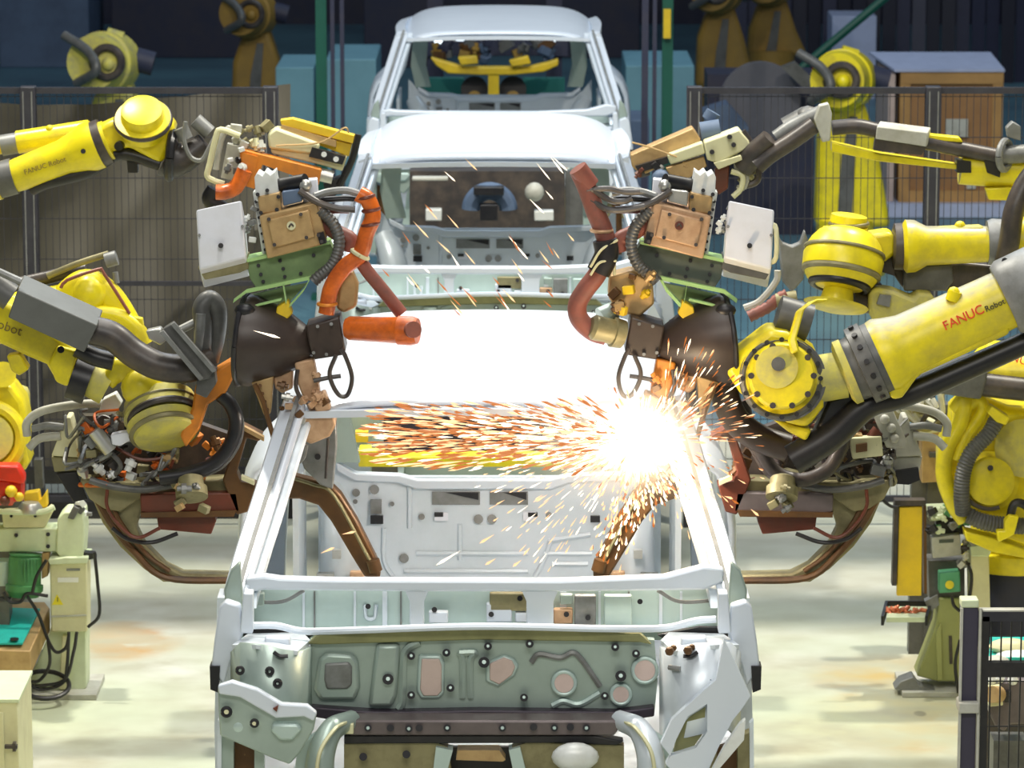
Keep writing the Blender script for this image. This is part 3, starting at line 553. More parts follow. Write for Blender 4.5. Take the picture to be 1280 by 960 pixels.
# ---------------------------------------------------------------- left, rear robot whose elbow shows behind
Y1 = 13.4
T = Thing('welding_robot', 'yellow robot elbow showing behind the long grey box at the left', 'robot', (-2.9, Y1, 0), 'welding robots beside the nearest car body')
el = T.part('elbow_cover', MB().tube([V(70, 395, Y1), V(92, 366, Y1-.02), V(112, 356, Y1-.02), V(136, 372, Y1-.02), V(156, 400, Y1-.02), V(166, 420, Y1-.02)], .062, 16, 6, r2=.045), Y_)
T.part('elbow_step', MB().tube([V(120, 390, Y1-.07), V(150, 396, Y1-.07), V(172, 412, Y1-.07), V(181, 430, Y1-.07)], .028, 12, 6), Y_, parent=el)
T.part('elbow_boss', MB().sph(V(112, 366, Y1-.04), .068, 16), Y_, parent=el)
T.part('joint_plate', MB().slab([(166, 396), (178, 398), (180, 412), (184, 432), (176, 430)], Y1-.08, .03), Y_, parent=el, bevel=.004)
T.part('guard_wire', MB().tube([V(76, 360, Y1-.08), V(84, 350, Y1-.08), V(122, 337, Y1-.08), V(130, 342, Y1-.08), V(162, 392, Y1-.08)], .006, 6, 2), RH)
T.part('conduit', MB().tube([V(-60, 372, Y1+.05), V(46, 350, Y1+.05), V(80, 342, Y1+.05), V(108, 338, Y1+.05)], .024, 12, 3), DK)
T.part('conduit', MB().tube([V(60, 345, Y1+.02), V(96, 330, Y1), V(136, 317, Y1)], .012, 10, 3), OL)
T.part('fitting', MB().cyl(V(132, 326, Y1-.02), V(146, 322, Y1-.02), .026, n=12).cyl(V(144, 340, Y1-.02), V(146, 354, Y1-.02), .010, n=10), GM)
T.part('rear_forearm', MB().cyl(V(-120, 420, Y1), V(82, 385, Y1), .085), Y_)
off_base(T, V(-130, 420, Y1), -2.9, Y1)
# ---------------------------------------------------------------- left, upper robot
Y2 = 15.2
T = Thing('welding_robot', 'yellow robot reaching in at upper left in front of the tarpaulin', 'robot', (-3.2, Y2, 0), 'welding robots beside the second car body')
fa = T.part('forearm', MB().lathe(V(14, 222, Y2), V(122, 180, Y2), [(0, .062), (.1, .066), (.62, .070), (.8, .085), (.9, .098), (1, .098)], 28), Y_)
T.text('lettering', 'FANUC Robot', V(34, 220, Y2-.0)+CA*.078, V(110, 196, Y2)-V(32, 222, Y2), CA, .028, TB, parent=fa)
T.part('bolt', MB().cyl(V(104, 189, Y2-.10), V(104, 189, Y2-.05), .010, n=8), BK, parent=fa)
T.part('upper_tube', MB().cyl(V(22, 178, Y2+.12), V(112, 164, Y2+.12), .046).sph(V(62, 161, Y2+.1), .016), Y_)
T.part('tube_collar', MB().cyl(V(2, 182, Y2+.12), V(26, 178, Y2+.12), .042), GM)
T.part('tube_end', MB().cyl(V(-60, 190, Y2+.12), V(4, 181, Y2+.12), .036), Y_)
T.part('arm_collar', MB().cyl(V(-4, 226, Y2), V(18, 220, Y2), .072), GD)
T.part('arm_rear', MB().cyl(V(-120, 262, Y2), V(-3, 226, Y2), .075), Y_)
T.part('wrist_collar', MB().cyl(V(120, 181, Y2), V(132, 176, Y2), .092), DK)
T.part('wrist_ring', MB().cyl(V(131, 177, Y2), V(136, 175, Y2), .080), Y_)
T.part('under_duct', MB().tube([V(40, 236, Y2+.02), V(58, 228, Y2), V(110, 214, Y2), V(150, 192, Y2), V(200, 205, Y2)], .028, 10), BK)
wr = T.part('wrist_body', MB().slab([(118, 160), (140, 150), (214, 150), (218, 160), (212, 185), (203, 205), (190, 200), (160, 184), (134, 193), (126, 186)], Y2-.04, .15), Y_, bevel=.02)
cv = T.part('wrist_cover', MB().lathe(V(180, 164, Y2-.02), V(177, 136, Y2-.10), [(0, .088), (.35, .088), (.36, .108), (.6, .108), (.61, .085), (.95, .080), (1, .06)], 32), Y_)
T.part('cover_ring', MB().torus(V(179, 150, Y2-.06), V(177, 136, Y2-.1)-V(180, 164, Y2-.02), .106, .010, 30, 6), DK, parent=cv)
T.part('grommet', MB().cyl(V(148, 183, Y2-.06), V(152, 180, Y2-.02), .018, n=12), BK, parent=wr)
T.part('hanging_fitting', MB().slab([(158, 198), (172, 196), (172, 216), (160, 216)], Y2, .05), BK)
bl = T.part('bellows', MB().tube([V(208, 196, Y2), V(218, 200, Y2), V(236, 194, Y2), V(256, 178, Y2)], .085, 18, 5, r2=.040), DK)
T.part('bellows_rim', MB().torus(V(214, 194, Y2-.02), Vector((1, 0, -.1)), .088, .018, 24, 8), BK, parent=bl)
T.part('cable_clip', MB().tube([V(232, 152, Y2-.1), V(230, 175, Y2-.1), V(238, 196, Y2-.1), V(252, 200, Y2-.1), V(262, 184, Y2-.1), V(272, 165, Y2-.1)], .009, 6), GM)
T.part('cable_head', MB().cyl(V(226, 160, Y2-.05), V(232, 174, Y2-.05), .030).cyl(V(244, 150, Y2), V(262, 166, Y2), .030), GM)
off_base(T, V(-130, 265, Y2), -3.2, Y2)
# ---------------------------------------------------------------- left, machine with red motor (lower left)
Y3 = 15.6
T = Thing('servo_robot_base', 'yellow robot shoulder with a red motor at the left edge', 'robot', (V(-10, 600, Y3).x, Y3+.25, 0))
sh = T.part('shoulder', MB().slab([(-60, 478), (-10, 478), (12, 480), (28, 502), (34, 530), (32, 560), (36, 578), (30, 592), (20, 586), (-60, 590)], Y3+.1, .2), Y_, bevel=.02)
T.part('rear_shoulder', MB().box((V(-30, 560, Y3).x, Y3+.42, V(0, 560, Y3).z), (.3, .4, .3)), YD, bevel=.03)
T.part('shoulder_ring', MB().torus(V(-14, 548, Y3+.04), CA, 40*M(Y3), .028, 30, 8), Y_, parent=sh)
T.part('shoulder_hub', MB().cyl(V(-14, 548, Y3-.0), V(-14, 548, Y3+.12), 30*M(Y3), n=28), YD, parent=sh)
T.part('yellow_dial', MB().cyl(V(4, 468, Y3+.05), V(4, 468, Y3+.1), 16*M(Y3)), Y_, parent=sh)
mo = T.part('motor', MB().lathe(V(-30, 606, Y3-.06), V(30, 606, Y3-.06), [(0, .08), (.75, .085), (.8, .07), (.98, .065), (1, .03)], 20), RD, label='red motor')
T.part('motor_cap', MB().slab([(-10, 582), (22, 582), (30, 596), (30, 606), (-10, 600)], Y3-.16, .08), RD, parent=mo, bevel=.01)
T.part('valve', MB().sph(V(14, 614, Y3-.16), .026, 10).sph(V(24, 621, Y3-.16), .020, 10), YO)
T.part('sensor', MB().sph(V(6, 626, Y3-.16), .022, 10), RR)
T.part('pedestal', MB().lathe((V(-10, 600, Y3).x, Y3+.55, 0), (V(-10, 600, Y3).x, Y3+.55, 1.2), [(0, .16), (.06, .16), (.08, .07), (1, .07)]), GD)
# ---------------------------------------------------------------- right, front robot
Y4 = 12.1
T = Thing('welding_robot', 'yellow robot at the right, round wrist cap and red lettering on forearm', 'robot', (2.7, Y4+.1, 0), 'welding robots beside the nearest car body')
p0 = V(1100, 447, Y4); p1 = V(1262, 372, Y4); ax = (p1-p0).normalized()
fa = T.part('forearm', MB().lathe(p0, p1, [(0, .118), (.05, .122), (.12, .112), (.22, .100), (1, .094)], 32), YT)
top = []
T.part('forearm_belly', MB().slab([(1096, 470), (1116, 500), (1128, 498), (1148, 470), (1262, 418), (1262, 400), (1150, 450)], Y4-.06, .12), Y_, parent=fa, bevel=.01)
T.part('grease_cap', MB().cyl(V(1190, 376, Y4-.05), V(1194, 364, Y4-.05), .022, n=12).sph(V(1192, 366, Y4-.05), .02, 10), Y_, parent=fa)
T.text('red_lettering', 'FANUC', V(1177, 414, Y4)+CA*.100, p1-p0, CA, .041, TR, parent=fa)
T.text('black_lettering', 'Robot R', V(1228, 391, Y4)+CA*.098, p1-p0, CA, .026, TX, parent=fa)
T.part('arm_collar', MB().lathe(V(1256, 375, Y4), V(1330, 340, Y4), [(0, .112), (.1, .125), (.9, .125), (1, .11)], 30), GM)
T.part('collar_bolt', MB().cyl(V(1256, 326, Y4-.03), V(1256, 326, Y4), .01, n=8), BK)
T.part('arm_rear', MB().cyl(V(1325, 343, Y4), V(1400, 310, Y4), .11), Y_)
co = T.part('wrist_collar', MB().lathe(V(1062, 464, Y4), V(1102, 446, Y4), [(0, .100), (.3, .104), (.32, .126), (.75, .128), (.77, .118), (1, .118)], 32), GD)
T.part('collar_ring', MB().lathe(V(1052, 468, Y4), V(1064, 463, Y4), [(0, .085), (.3, .106), (1, .106)], 30), YD, parent=co)
bolts(T, V(1078, 457, Y4), ax, .0, 1, .001, BK, co) if 0 else None
for k in range(7):
    a = R(-70+k*22); u_, v_ = MB().frame(ax)
    d = (CA*math.cos(a)+ax.cross(CA)*math.sin(a)); d = (d-ax*d.dot(ax)).normalized(); q = V(1084, 454, Y4)+d*.124
    T.part('bolt', MB().cyl(q, q+d*.012, .009, n=8), BK, parent=co)
T.part('wrist_neck', MB().cyl(V(1020, 474, Y4), V(1056, 468, Y4), .075), YD)
wr = T.part('wrist_body', MB().slab([(905, 462), (918, 446), (962, 412), (985, 416), (1020, 440), (1032, 470), (1030, 510), (1010, 536), (985, 530), (950, 512), (925, 492)], Y4-.05, .17), Y_, bevel=.02)
T.part('wrist_shell', MB().cyl(V(980, 474, Y4-.06), V(980, 474, Y4+.15), .132, n=36), GD, parent=wr)
cap = T.part('wrist_cap', MB().lathe(V(975, 470, Y4-.03), V(975, 470, Y4-.03)+CA*.11, [(0, .125), (.35, .125), (.36, .106), (.9, .104), (1, .096)], 36), Y_, parent=None)
T.part('cap_rim', MB().torus(V(977, 473, Y4-.06), CA, .120, .013, 36, 8), GD, parent=cap)
T.part('cap_hub', MB().cyl(V(973, 455, Y4-.15), V(973, 455, Y4-.13), .022, n=18), GD, parent=cap)
T.part('cap_dust_plate', MB().cyl(V(971, 459, Y4-.14), V(971, 459, Y4-.128), .066, n=28), YD, parent=cap, label='dust-greyed centre of the cap')
bolts(T, V(975, 470, Y4-.03)+CA*.10, CA, .097, 10, .010, DK, cap)
bolts(T, V(977, 473, Y4-.08), CA, .121, 16, .008, BK, cap)
T.part('cap_handle', MB().sweep([V(994, 440, Y4-.16), V(990, 424, Y4-.14), V(1000, 388, Y4-.12), V(1016, 376, Y4-.1), V(1030, 376, Y4-.08)], Vector((.026, 0, .01)), Vector((0, .03, 0))), Y_, bevel=.006)
T.part('wrist_lower', MB().slab([(960, 520), (985, 530), (1015, 538), (1008, 552), (985, 540)], Y4-.03, .1), Y_, bevel=.01)
T.part('under_duct', MB().tube([V(990, 575, Y4+.02), V(1040, 545, Y4+.02), V(1085, 506, Y4+.02), V(1140, 490, Y4+.04), V(1290, 425, Y4+.04)], .050, 14, 6, r2=.036), BK)
T.part('under_duct_plate', MB().slab([(1010, 560), (1036, 500), (1080, 488), (1110, 505), (1040, 560), (1018, 585)], Y4+.02, .08), BK, bevel=.01)
T.part('motor', MB().cyl(V(972, 392, Y4+.06), V(1012, 404, Y4+.06), .060), GD)
off_base(T, V(1420, 302, Y4), 2.7, Y4+.1)
# ---------------------------------------------------------------- right, middle robot
Y5 = 13.3
T = Thing('welding_robot', 'yellow robot with ball-shaped wrist at right, above the lettered forearm', 'robot', (2.9, Y5, 0), 'welding robots beside the nearest car body')
a0 = V(1044, 388, Y5-.08); a1 = V(1060, 288, Y5+.02)
T.part('ball_wrist', MB().lathe(a0, a1, [(0, .06), (.04, .105), (.07, .112), (.10, .06), (.26, .05), (.30, .09), (.36, .115), (.44, .128), (.47, .122), (.50, .137), (.66, .140), (.72, .132), (.74, .136), (.86, .120), (.95, .10), (1, .07)], 36), Y_)
T.part('wrist_groove', MB().torus(a0.lerp(a1, .47), a1-a0, .125, .013, 36, 8).torus(a0.lerp(a1, .735), a1-a0, .135, .007, 36, 6), OL, kind='stuff')
T.part('under_groove', MB().torus(a0.lerp(a1, .325), a1-a0, .093, .016, 36, 8), BK)
T.part('wrist_top', MB().lathe(V(1058, 296, Y5+.04), V(1062, 268, Y5+.04), [(0, .085), (.3, .085), (.32, .068), (.52, .068), (.54, .062), (.62, .066), (.95, .062), (1, .05)], 30), Y_)
T.part('top_ring', MB().torus(V(1061, 280, Y5+.04), Vector((0, 0, 1)), .064, .008, 28, 8), OL)
T.part('wrist_link', MB().slab([(1084, 294), (1112, 290), (1120, 296), (1120, 318), (1104, 330), (1090, 314)], Y5, .12), Y_, bevel=.015)
T.part('wrist_shadow_housing', MB().cyl(V(1062, 372, Y5+.02), V(1098, 372, Y5+.05), .055).slab([(1096, 305), (1122, 318), (1118, 345), (1102, 340)], Y5+.04, .08), DK, kind='stuff')  # dark material carries the shadow beside the wrist
T.part('wrist_collar', MB().lathe(V(1116, 308, Y5+.02), V(1132, 308, Y5+.02), [(0, .065), (.1, .080), (1, .082)], 28), DK)
fa = T.part('forearm', MB().lathe(V(1128, 308, Y5), V(1236, 305, Y5), [(0, .075), (.04, .092), (.14, .090), (.28, .068), (1, .062)], 28), YT)
T.part('forearm_top_cover', MB().slab([(1140, 286), (1232, 282), (1232, 300), (1142, 302)], Y5-.03, .06), YD, parent=fa, bevel=.02, label='dusty upper side')
T.part('grease_cap', MB().sph(V(1200, 283, Y5), .020, 10), Y_, parent=fa)
T.part('arm_collar', MB().lathe(V(1234, 303, Y5), V(1268, 302, Y5), [(0, .075), (.2, .082), (1, .075)], 28), GM)
T.part('dress_hose', MB().tube([V(1256, 330, Y5-.08), V(1262, 300, Y5-.12), V(1268, 262, Y5-.12), V(1285, 225, Y5-.1), V(1310, 200, Y5-.1)], .036, 14, 6), DK)
T.part('arm_rear', MB().cyl(V(1266, 302, Y5), V(1420, 298, Y5), .085), Y_)
T.part('lower_duct', MB().slab([(1112, 336), (1200, 328), (1260, 334), (1275, 336), (1260, 350), (1200, 366), (1128, 360)], Y5+.06, .1), DK, bevel=.01)
T.part('lower_duct_box', MB().slab([(1130, 334), (1190, 330), (1192, 352), (1182, 364), (1130, 364)], Y5+.02, .08), GD, bevel=.006)
hd = T.part('hand_body', MB().slab([(1086, 366), (1096, 360), (1118, 364), (1142, 374), (1148, 366), (1166, 368), (1170, 378), (1150, 392), (1120, 400), (1090, 402), (1086, 384)], Y5-.06, .12), YD, bevel=.012)
T.part('nameplate', MB().slab([(1100, 368), (1114, 370), (1112, 384), (1096, 380)], Y5-.075, .02), GM, parent=hd)
off_base(T, V(1430, 300, Y5), 2.9, Y5)
# ---------------------------------------------------------------- right, upper grey dressed arm
Y6 = 15.0
T = Thing('welding_robot', 'robot at upper right with grey dress pipe running along its arm', 'robot', (3.3, Y6, 0), 'welding robots beside the second car body')
T.part('dress_pipe', MB().tube([V(946, 208, Y6), V(962, 194, Y6), V(990, 176, Y6), V(1018, 156, Y6)], .034, 12, 5), DK)
T.part('dress_pipe', MB().tube([V(970, 172, Y6+.05), V(990, 158, Y6+.05), V(1018, 144, Y6+.05), V(1036, 136, Y6+.05)], .028, 12, 5), GM)
T.part('dress_pipe', MB().tube([V(1040, 160, Y6), V(1070, 158, Y6), V(1100, 164, Y6), V(1160, 178, Y6), V(1250, 196, Y6)], .030, 12, 5), DK)
T.part('elbow_plate', MB().slab([(1024, 132), (1036, 129), (1040, 142), (1038, 176), (1028, 178), (1024, 165), (1018, 150)], Y6-.06, .05), GL, bevel=.005)
T.part('dress_box', MB().slab([(1096, 158), (1160, 166), (1158, 184), (1094, 174)], Y6-.06, .05, V(1100, 153, Y6+.0)-V(1096, 160, Y6-.06)), GL, bevel=.004)
T.part('dress_box_shade', MB().slab([(1094, 174), (1158, 184), (1152, 194), (1092, 188)], Y6-.05, .04), DK)  # dark slab built in as the box's shade
T.part('forearm', MB().slab([(1040, 178), (1100, 192), (1196, 206), (1196, 212), (1100, 202), (1040, 190)], Y6, .08).slab([(1160, 168), (1200, 172), (1204, 178), (1160, 176)], Y6-.02, .06), Y_, bevel=.004, kind='stuff')
T.part('forearm_block', MB().slab([(1196, 200), (1214, 202), (1214, 216), (1196, 216)], Y6-.02, .08).slab([(1230, 200), (1252, 204), (1250, 222), (1234, 216)], Y6-.02, .08), BK, kind='stuff')
T.part('forearm_tail', MB().slab([(1216, 202), (1232, 204), (1232, 214), (1216, 214)], Y6, .06).slab([(1252, 212), (1290, 206), (1290, 222), (1262, 220)], Y6, .06).slab([(1232, 236), (1262, 234), (1290, 238), (1290, 252), (1236, 250)], Y6, .06), Y_, bevel=.004, kind='stuff')
T.part('pipe_clamp', MB().torus(V(1256, 194, Y6-.04), Vector((1, -.6, 0)), .055, .014, 24, 8), GM)
T.part('pipe_tail', MB().cyl(V(1252, 194, Y6-.02), V(1340, 188, Y6-.02), .036), GM)
T.part('pipe_lug', MB().slab([(1258, 160), (1266, 152), (1276, 158), (1276, 176), (1260, 172)], Y6-.03, .05), GM, bevel=.004)
T.part('tool_bellows', MB().tube([V(930, 208, Y6+.05), V(944, 190, Y6+.02), V(962, 172, Y6)], .048, 14, 5, r2=.035), DK)
T.part('knuckle', MB().sph(V(1010, 148, Y6+.1), .05, 12).cyl(V(985, 165, Y6+.12), V(1012, 150, Y6+.12), .06), GD, kind='stuff')
T.part('arm_rear', MB().cyl(V(1200, 208, Y6+.06), V(1420, 225, Y6+.06), .07), Y_)
off_base(T, V(1430, 228, Y6), 3.3, Y6)
# ---------------------------------------------------------------- right, lower robot body
Y7 = 15.6
bx = V(1236, 690, Y7).x
T = Thing('welding_robot', 'yellow robot body standing at the right edge, corrugated grey hose over it', 'robot', (bx, Y7+.2, 0))
bd = T.part('lower_arm', MB().slab([(1192, 508), (1232, 498), (1262, 510), (1300, 512), (1300, 690), (1225, 660), (1194, 625), (1176, 600), (1176, 560), (1190, 535)], Y7+.06, .22), Y_, bevel=.03)
T.part('arm_rim', MB().tube([V(1192, 510, Y7+.02), V(1206, 500, Y7), V(1200, 530, Y7), V(1184, 560, Y7), V(1180, 594, Y7), V(1192, 630, Y7), V(1206, 650, Y7)], .034, 12, 6), Y_, parent=bd)
T.part('upper_ridge', MB().tube([V(1212, 506, Y7), V(1225, 500, Y7), V(1228, 515, Y7), V(1208, 545, Y7), V(1196, 575, Y7)], .024, 12, 6), Y_, parent=bd)
ds = T.part('joint_cover', MB().lathe(V(1234, 601, Y7+.08), V(1234, 601, Y7+.08)+CA*.12, [(0, .125), (.5, .122), (.55, .100), (.95, .098), (1, .085)], 32), Y_)
T.part('cover_slot', MB().torus(V(1236, 601, Y7)+CA*.03, CA, .114, .009, 30, 6, -60, 110), DK, parent=ds)
T.part('cover_bolt', MB().cyl(V(1238, 585, Y7-.06), V(1238, 585, Y7-.02), .012, n=10), BK, parent=ds)
T.part('side_hub', MB().cyl(V(1280, 560, Y7+.02), V(1280, 560, Y7+.2), .12), YD)
T.part('corrugated_hose', MB().tube([V(1246, 524, Y7-.05), V(1236, 542, Y7-.08), V(1214, 566, Y7-.09), V(1204, 592, Y7-.09), V(1202, 620, Y7-.08), V(1204, 640, Y7-.05)], .034, 16, 8, rib=.013), GD)
T.part('corrugated_hose', MB().tube([V(1210, 644, Y7-.05), V(1228, 652, Y7-.06), V(1252, 656, Y7-.06), V(1290, 658, Y7-.05)], .036, 16, 8, rib=.013), GD)
T.part('hose_clamp', MB().slab([(1234, 516), (1240, 508), (1262, 522), (1258, 532), (1246, 528)], Y7-.10, .08), Y_, bevel=.006)
T.part('hose_clamp', MB().slab([(1256, 652), (1262, 644), (1274, 646), (1268, 668), (1262, 672), (1248, 678), (1246, 664), (1256, 664)], Y7-.14, .05), Y_, bevel=.005)
T.part('turret', MB().lathe((bx+.16, Y7+.45, V(0, 738, Y7).z), (bx+.16, Y7+.45, V(0, 660, Y7).z), [(0, .20), (.15, .22), (.3, .22), (.32, .19), (.7, .18), (1, .13)], 32), Y_)
T.part('turret_ledge', MB().slab([(1206, 664), (1240, 672), (1280, 686), (1290, 700), (1240, 690), (1208, 676)], Y7-.06, .1), Y_, bevel=.006)
T.part('pedestal', MB().lathe((bx+.16, Y7+.45, 0), (bx+.16, Y7+.45, V(0, 738, Y7).z), [(0, .22), (.1, .22), (.12, .15), (1, .16)], 24), NV)
T.part('sagging_cable', MB().tube([V(1262, 650, Y7-.1), V(1268, 630, Y7-.1), V(1282, 632, Y7-.1), V(1295, 650, Y7-.1)], .018, 8), BK)
fa = T.part('forearm', MB().lathe(V(1216, 462, Y7), V(1330, 470, Y7), [(0, .07), (.1, .09), (1, .09)], 24), Y_)
T.part('forearm_tip', MB().slab([(1196, 475), (1236, 430), (1290, 436), (1290, 470), (1232, 474)], Y7+.02, .12), Y_, parent=fa, bevel=.01)
T.text('red_lettering', 'FANUC', V(1241, 446, Y7)+CA*.094, V(1290, 458, Y7)-V(1241, 444, Y7), CA, .050, TR, parent=fa)
T.part('dress_duct', MB().slab([(1132, 482), (1196, 452), (1236, 446), (1234, 474), (1226, 500), (1172, 492)], Y7-.14, .14), GD, bevel=.01)
T.part('dress_duct_pipe', MB().cyl(V(1226, 480, Y7-.08), V(1330, 492, Y7-.08), .050), DK)
# ---------------------------------------------------------------- far robots
def far_robot(lbl, px, Y, top, bot, m, hw, lean=0, s=1.):
    b = V(px, bot, Y); T = Thing('far_robot', lbl, 'robot', (b.x, Y, 0), 'far robots behind the fences')
    k = M(Y)
    P = lambda x, y, d=0: V(px+x*s, top+(y)*s, Y+d)
    q = T.part('lower_arm', MB().slab([(px-38*s, bot), (px-34*s, top+110*s), (px-20*s, top+70*s), (px+22*s, top+60*s), (px+38*s, top+110*s), (px+56*s, bot)], Y, .30), m, bevel=.04)
    T.part('arm_recess', MB().slab([(px-12*s, bot), (px-6*s, top+130*s), (px+4*s, top+80*s), (px+14*s, top+80*s), (px+6*s, bot)], Y-.02, .05), GD, parent=q)
    h = T.part('elbow_housing', MB().lathe(P(0, 34, .15), P(0, 34, .15)+Vector((-.25, -1, .1)).normalized()*.4, [(0, 38*k*s), (.55, 38*k*s), (.6, 32*k*s), (.62, 32*k*s), (.66, 36*k*s), (1, 33*k*s)], 30), m)
    T.part('elbow_cap', MB().torus(P(-6, 34, -.27), Vector((-.25, -1, .1)), 18*k*s, .03*s, 24, 8), DK, parent=h)
    T.part('elbow_boss', MB().sph(P(-4, 36, -.26), 9*k*s, 12), m, parent=h)
    T.part('top_motor', MB().cyl(P(-8, 4, .05), P(12, 10, .05), 14*k*s), m)
    T.part('rear_motor', MB().cyl(P(30, 30, .1), P(52, 36, .1), 15*k*s), NV)
    T.part('motor_cap', MB().sph(P(-34, 18, .1), 9*k*s, 10), RD)
    T.part('pedestal', MB().lathe((b.x, Y+.1, 0), (b.x, Y+.1, max(.3, b.z+.05)), [(0, 50*k*s), (.1, 50*k*s), (.12, 34*k*s), (1, 36*k*s)]), m)
    T.part('dress_hose', MB().tube([P(-44, 60, -.2), P(-20, 44, -.4), P(-30, 20, -.3), P(-60, 0, -.2)], 6*k*s, 10), GD)
    return T
far_robot('yellow far robot behind the right mesh fence, left of the plywood crate', 1058, 27, 66, 285, Y_, 1)
far_robot('yellow far robot behind the left mesh fence and the tarpaulin', 140, 27.5, 44, 230, YD, 1)
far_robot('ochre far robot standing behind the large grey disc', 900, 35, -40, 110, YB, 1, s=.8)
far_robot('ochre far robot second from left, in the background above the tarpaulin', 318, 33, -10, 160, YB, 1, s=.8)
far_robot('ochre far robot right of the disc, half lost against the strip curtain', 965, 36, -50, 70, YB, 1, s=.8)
# ================================================================ spot-welding guns
def bx_(T, name, px, Y, t, m, off=None, **k): return T.part(name, MB().slab(px, Y, t, off), m, **k)
def cables(T, box, Y, n, seed, mats, rr=(.005, .010), name='cable'):
    rd = random.Random(seed)
    for i in range(n):
        x0, y0, x1, y1 = box
        p = [(rd.uniform(x0, x1), rd.uniform(y0, y1))]
        for k in range(3): p.append((min(x1, max(x0, p[-1][0]+rd.uniform(-40, 40))), min(y1, max(y0, p[-1][1]+rd.uniform(-28, 28)))))
        T.part(name, MB().tube([V(x, y, Y+rd.uniform(-.06, .08)) for x, y in p], rd.uniform(*rr), 6, 5), rd.choice(mats))
def fittings(T, box, Y, n, seed, mats, name='fitting', s=(3, 7)):
    rd = random.Random(seed)
    for i in range(n):
        x = rd.uniform(box[0], box[2]); y = rd.uniform(box[1], box[3]); k = rd.uniform(*s)*M(Y)
        c = V(x, y, Y+rd.uniform(-.03, .05)); d = Vector((rd.uniform(-1, 1), rd.uniform(-.6, .2), rd.uniform(-1, 1))).normalized()
        if i % 2: mb = MB().lathe(c-d*k*1.3, c+d*k*1.3, [(0, k*.6), (.35, k*.6), (.37, k), (.7, k), (.72, k*.5), (1, k*.5)], 8)
        else: mb = MB().box(c, (k*2, k*1.6, k*1.5), (0, rd.uniform(-1, 1), rd.uniform(-.5, .5)))
        T.part(name, mb, rd.choice(mats), bevel=.002 if not i % 2 else 0)
def body_gun(side):
    """middle gun: white box, copper transformer, green bracket, hoses, sleeve"""
    L = side < 0; yq = 12.15
    mir = (lambda x: x) if L else (lambda x: 1213-x)
    S = lambda px: [((mir(p[0]),)+tuple(p[1:])) for p in px]
    c = V(mir(360), 300, yq)
    T = Thing('weld_gun', 'left spot-welding gun with white box, tan transformer and bright orange hoses' if L else 'right spot-welding gun with white box, brown transformer and dull maroon hoses', 'weld gun', (c.x, yq+.1, c.z-.35), 'spot-welding guns held over the nearest car body')
    # white box: lid and underside, its shade put into a darker material
    q = bx_(T, 'control_box', S([(245, 262), (302, 250), (308, 322), (249, 337)]), yq-.05, 0, WB, (0, .16, -.085), label='white lidded box', bevel=.006)
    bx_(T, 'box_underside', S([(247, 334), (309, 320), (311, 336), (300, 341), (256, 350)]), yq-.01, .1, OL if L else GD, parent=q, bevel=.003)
    T.part('box_latch', MB().cyl(V(mir(276), 307, yq-.075), V(mir(276), 307, yq-.03), 3.2*M(yq), n=12), BK, parent=q)
    for x, y in ((249, 294), (303, 283)): T.part('box_screw', MB().cyl(V(mir(x), y, yq-.065), V(mir(x), y, yq-.03), 2*M(yq), n=8), GM, parent=q)
    if not L: T.part('box_handle', MB().tube([V(964, 280, yq-.02), V(970, 286, yq-.05), V(970, 322, yq-.05), V(960, 330, yq-.02)], .008, 8, 3), CR, parent=q)
    # terminal block with white top
    bx_(T, 'terminal_block', S([(318, 222), (322, 216), (328, 220), (332, 214), (338, 219), (344, 214), (348, 238), (350, 248), (320, 252)]), yq-.02, .10, SW, bevel=.003)
    bx_(T, 'terminal_base', S([(322, 246), (350, 240), (352, 264), (325, 268)]), yq-.03, .1, TN, bevel=.004)
    for x, y in ((322, 243), (334, 238), (346, 262), (326, 266), (348, 246)): T.part('screw', MB().cyl(V(mir(x), y, yq-.045), V(mir(x), y, yq-.02), 2.5*M(yq), n=8), BK)
    T.part('cylinder', MB().cyl(V(mir(350), 232, yq+.02), V(mir(382), 226, yq-.02), 9*M(yq)), BK)
    T.part('cylinder_end', MB().sph(V(mir(382), 232, yq-.03), 8*M(yq), 12), ST)
    bx_(T, 'valve', S([(352, 240), (374, 236), (378, 252), (354, 258)]), yq-.04, .08, NB if L else ST, bevel=.004)
    bx_(T, 'valve_plate', S([(372, 226), (396, 224), (398, 250), (380, 256)]), yq+.0, .05, WB, bevel=.003)
    bx_(T, 'side_rail', S([(316, 240), (323, 240), (336, 318), (328, 320)]), yq+.02, .06, SW, bevel=.002)
    for k in range(7): T.part('rail_screw', MB().cyl(V(mir(320+k*1.9), 252+k*10, yq), V(mir(320+k*1.9), 252+k*10, yq+.03), 2*M(yq), n=8), BK)
    fittings(T, (mir(300) if L else mir(318), 255, mir(318) if L else mir(300), 300), yq+.02, 7, 3, [SW, GM, CR], s=(3, 5))
    # transformer
    tr = bx_(T, 'transformer', S([(324, 270), (396, 252), (408, 300), (404, 306), (334, 324)]), yq-.05, .16, TN if L else CU, label='tan transformer block' if L else 'brown transformer block', bevel=.006)
    bx_(T, 'transformer_cover', S([(334, 276), (386, 262), (394, 296), (342, 310)]), yq-.065, .02, TN if L else CU, parent=tr, bevel=.004)
    for x, y in ((336, 274), (376, 268), (383, 297), (343, 306), (398, 294), (402, 302)): T.part('cover_bolt', MB().cyl(V(mir(x), y, yq-.08), V(mir(x), y, yq-.05), 2.4*M(yq), n=8), DK, parent=tr)
    T.part('cover_emblem', MB().cyl(V(mir(364), 282, yq-.075), V(mir(364), 282, yq-.05), 5.5*M(yq), n=16), CR if L else RR, parent=tr)
    T.part('emblem_mark', MB().tube([V(mir(361), 284, yq-.078), V(mir(364), 280, yq-.078), V(mir(367), 283, yq-.078)], .003, 6), DK, parent=tr)
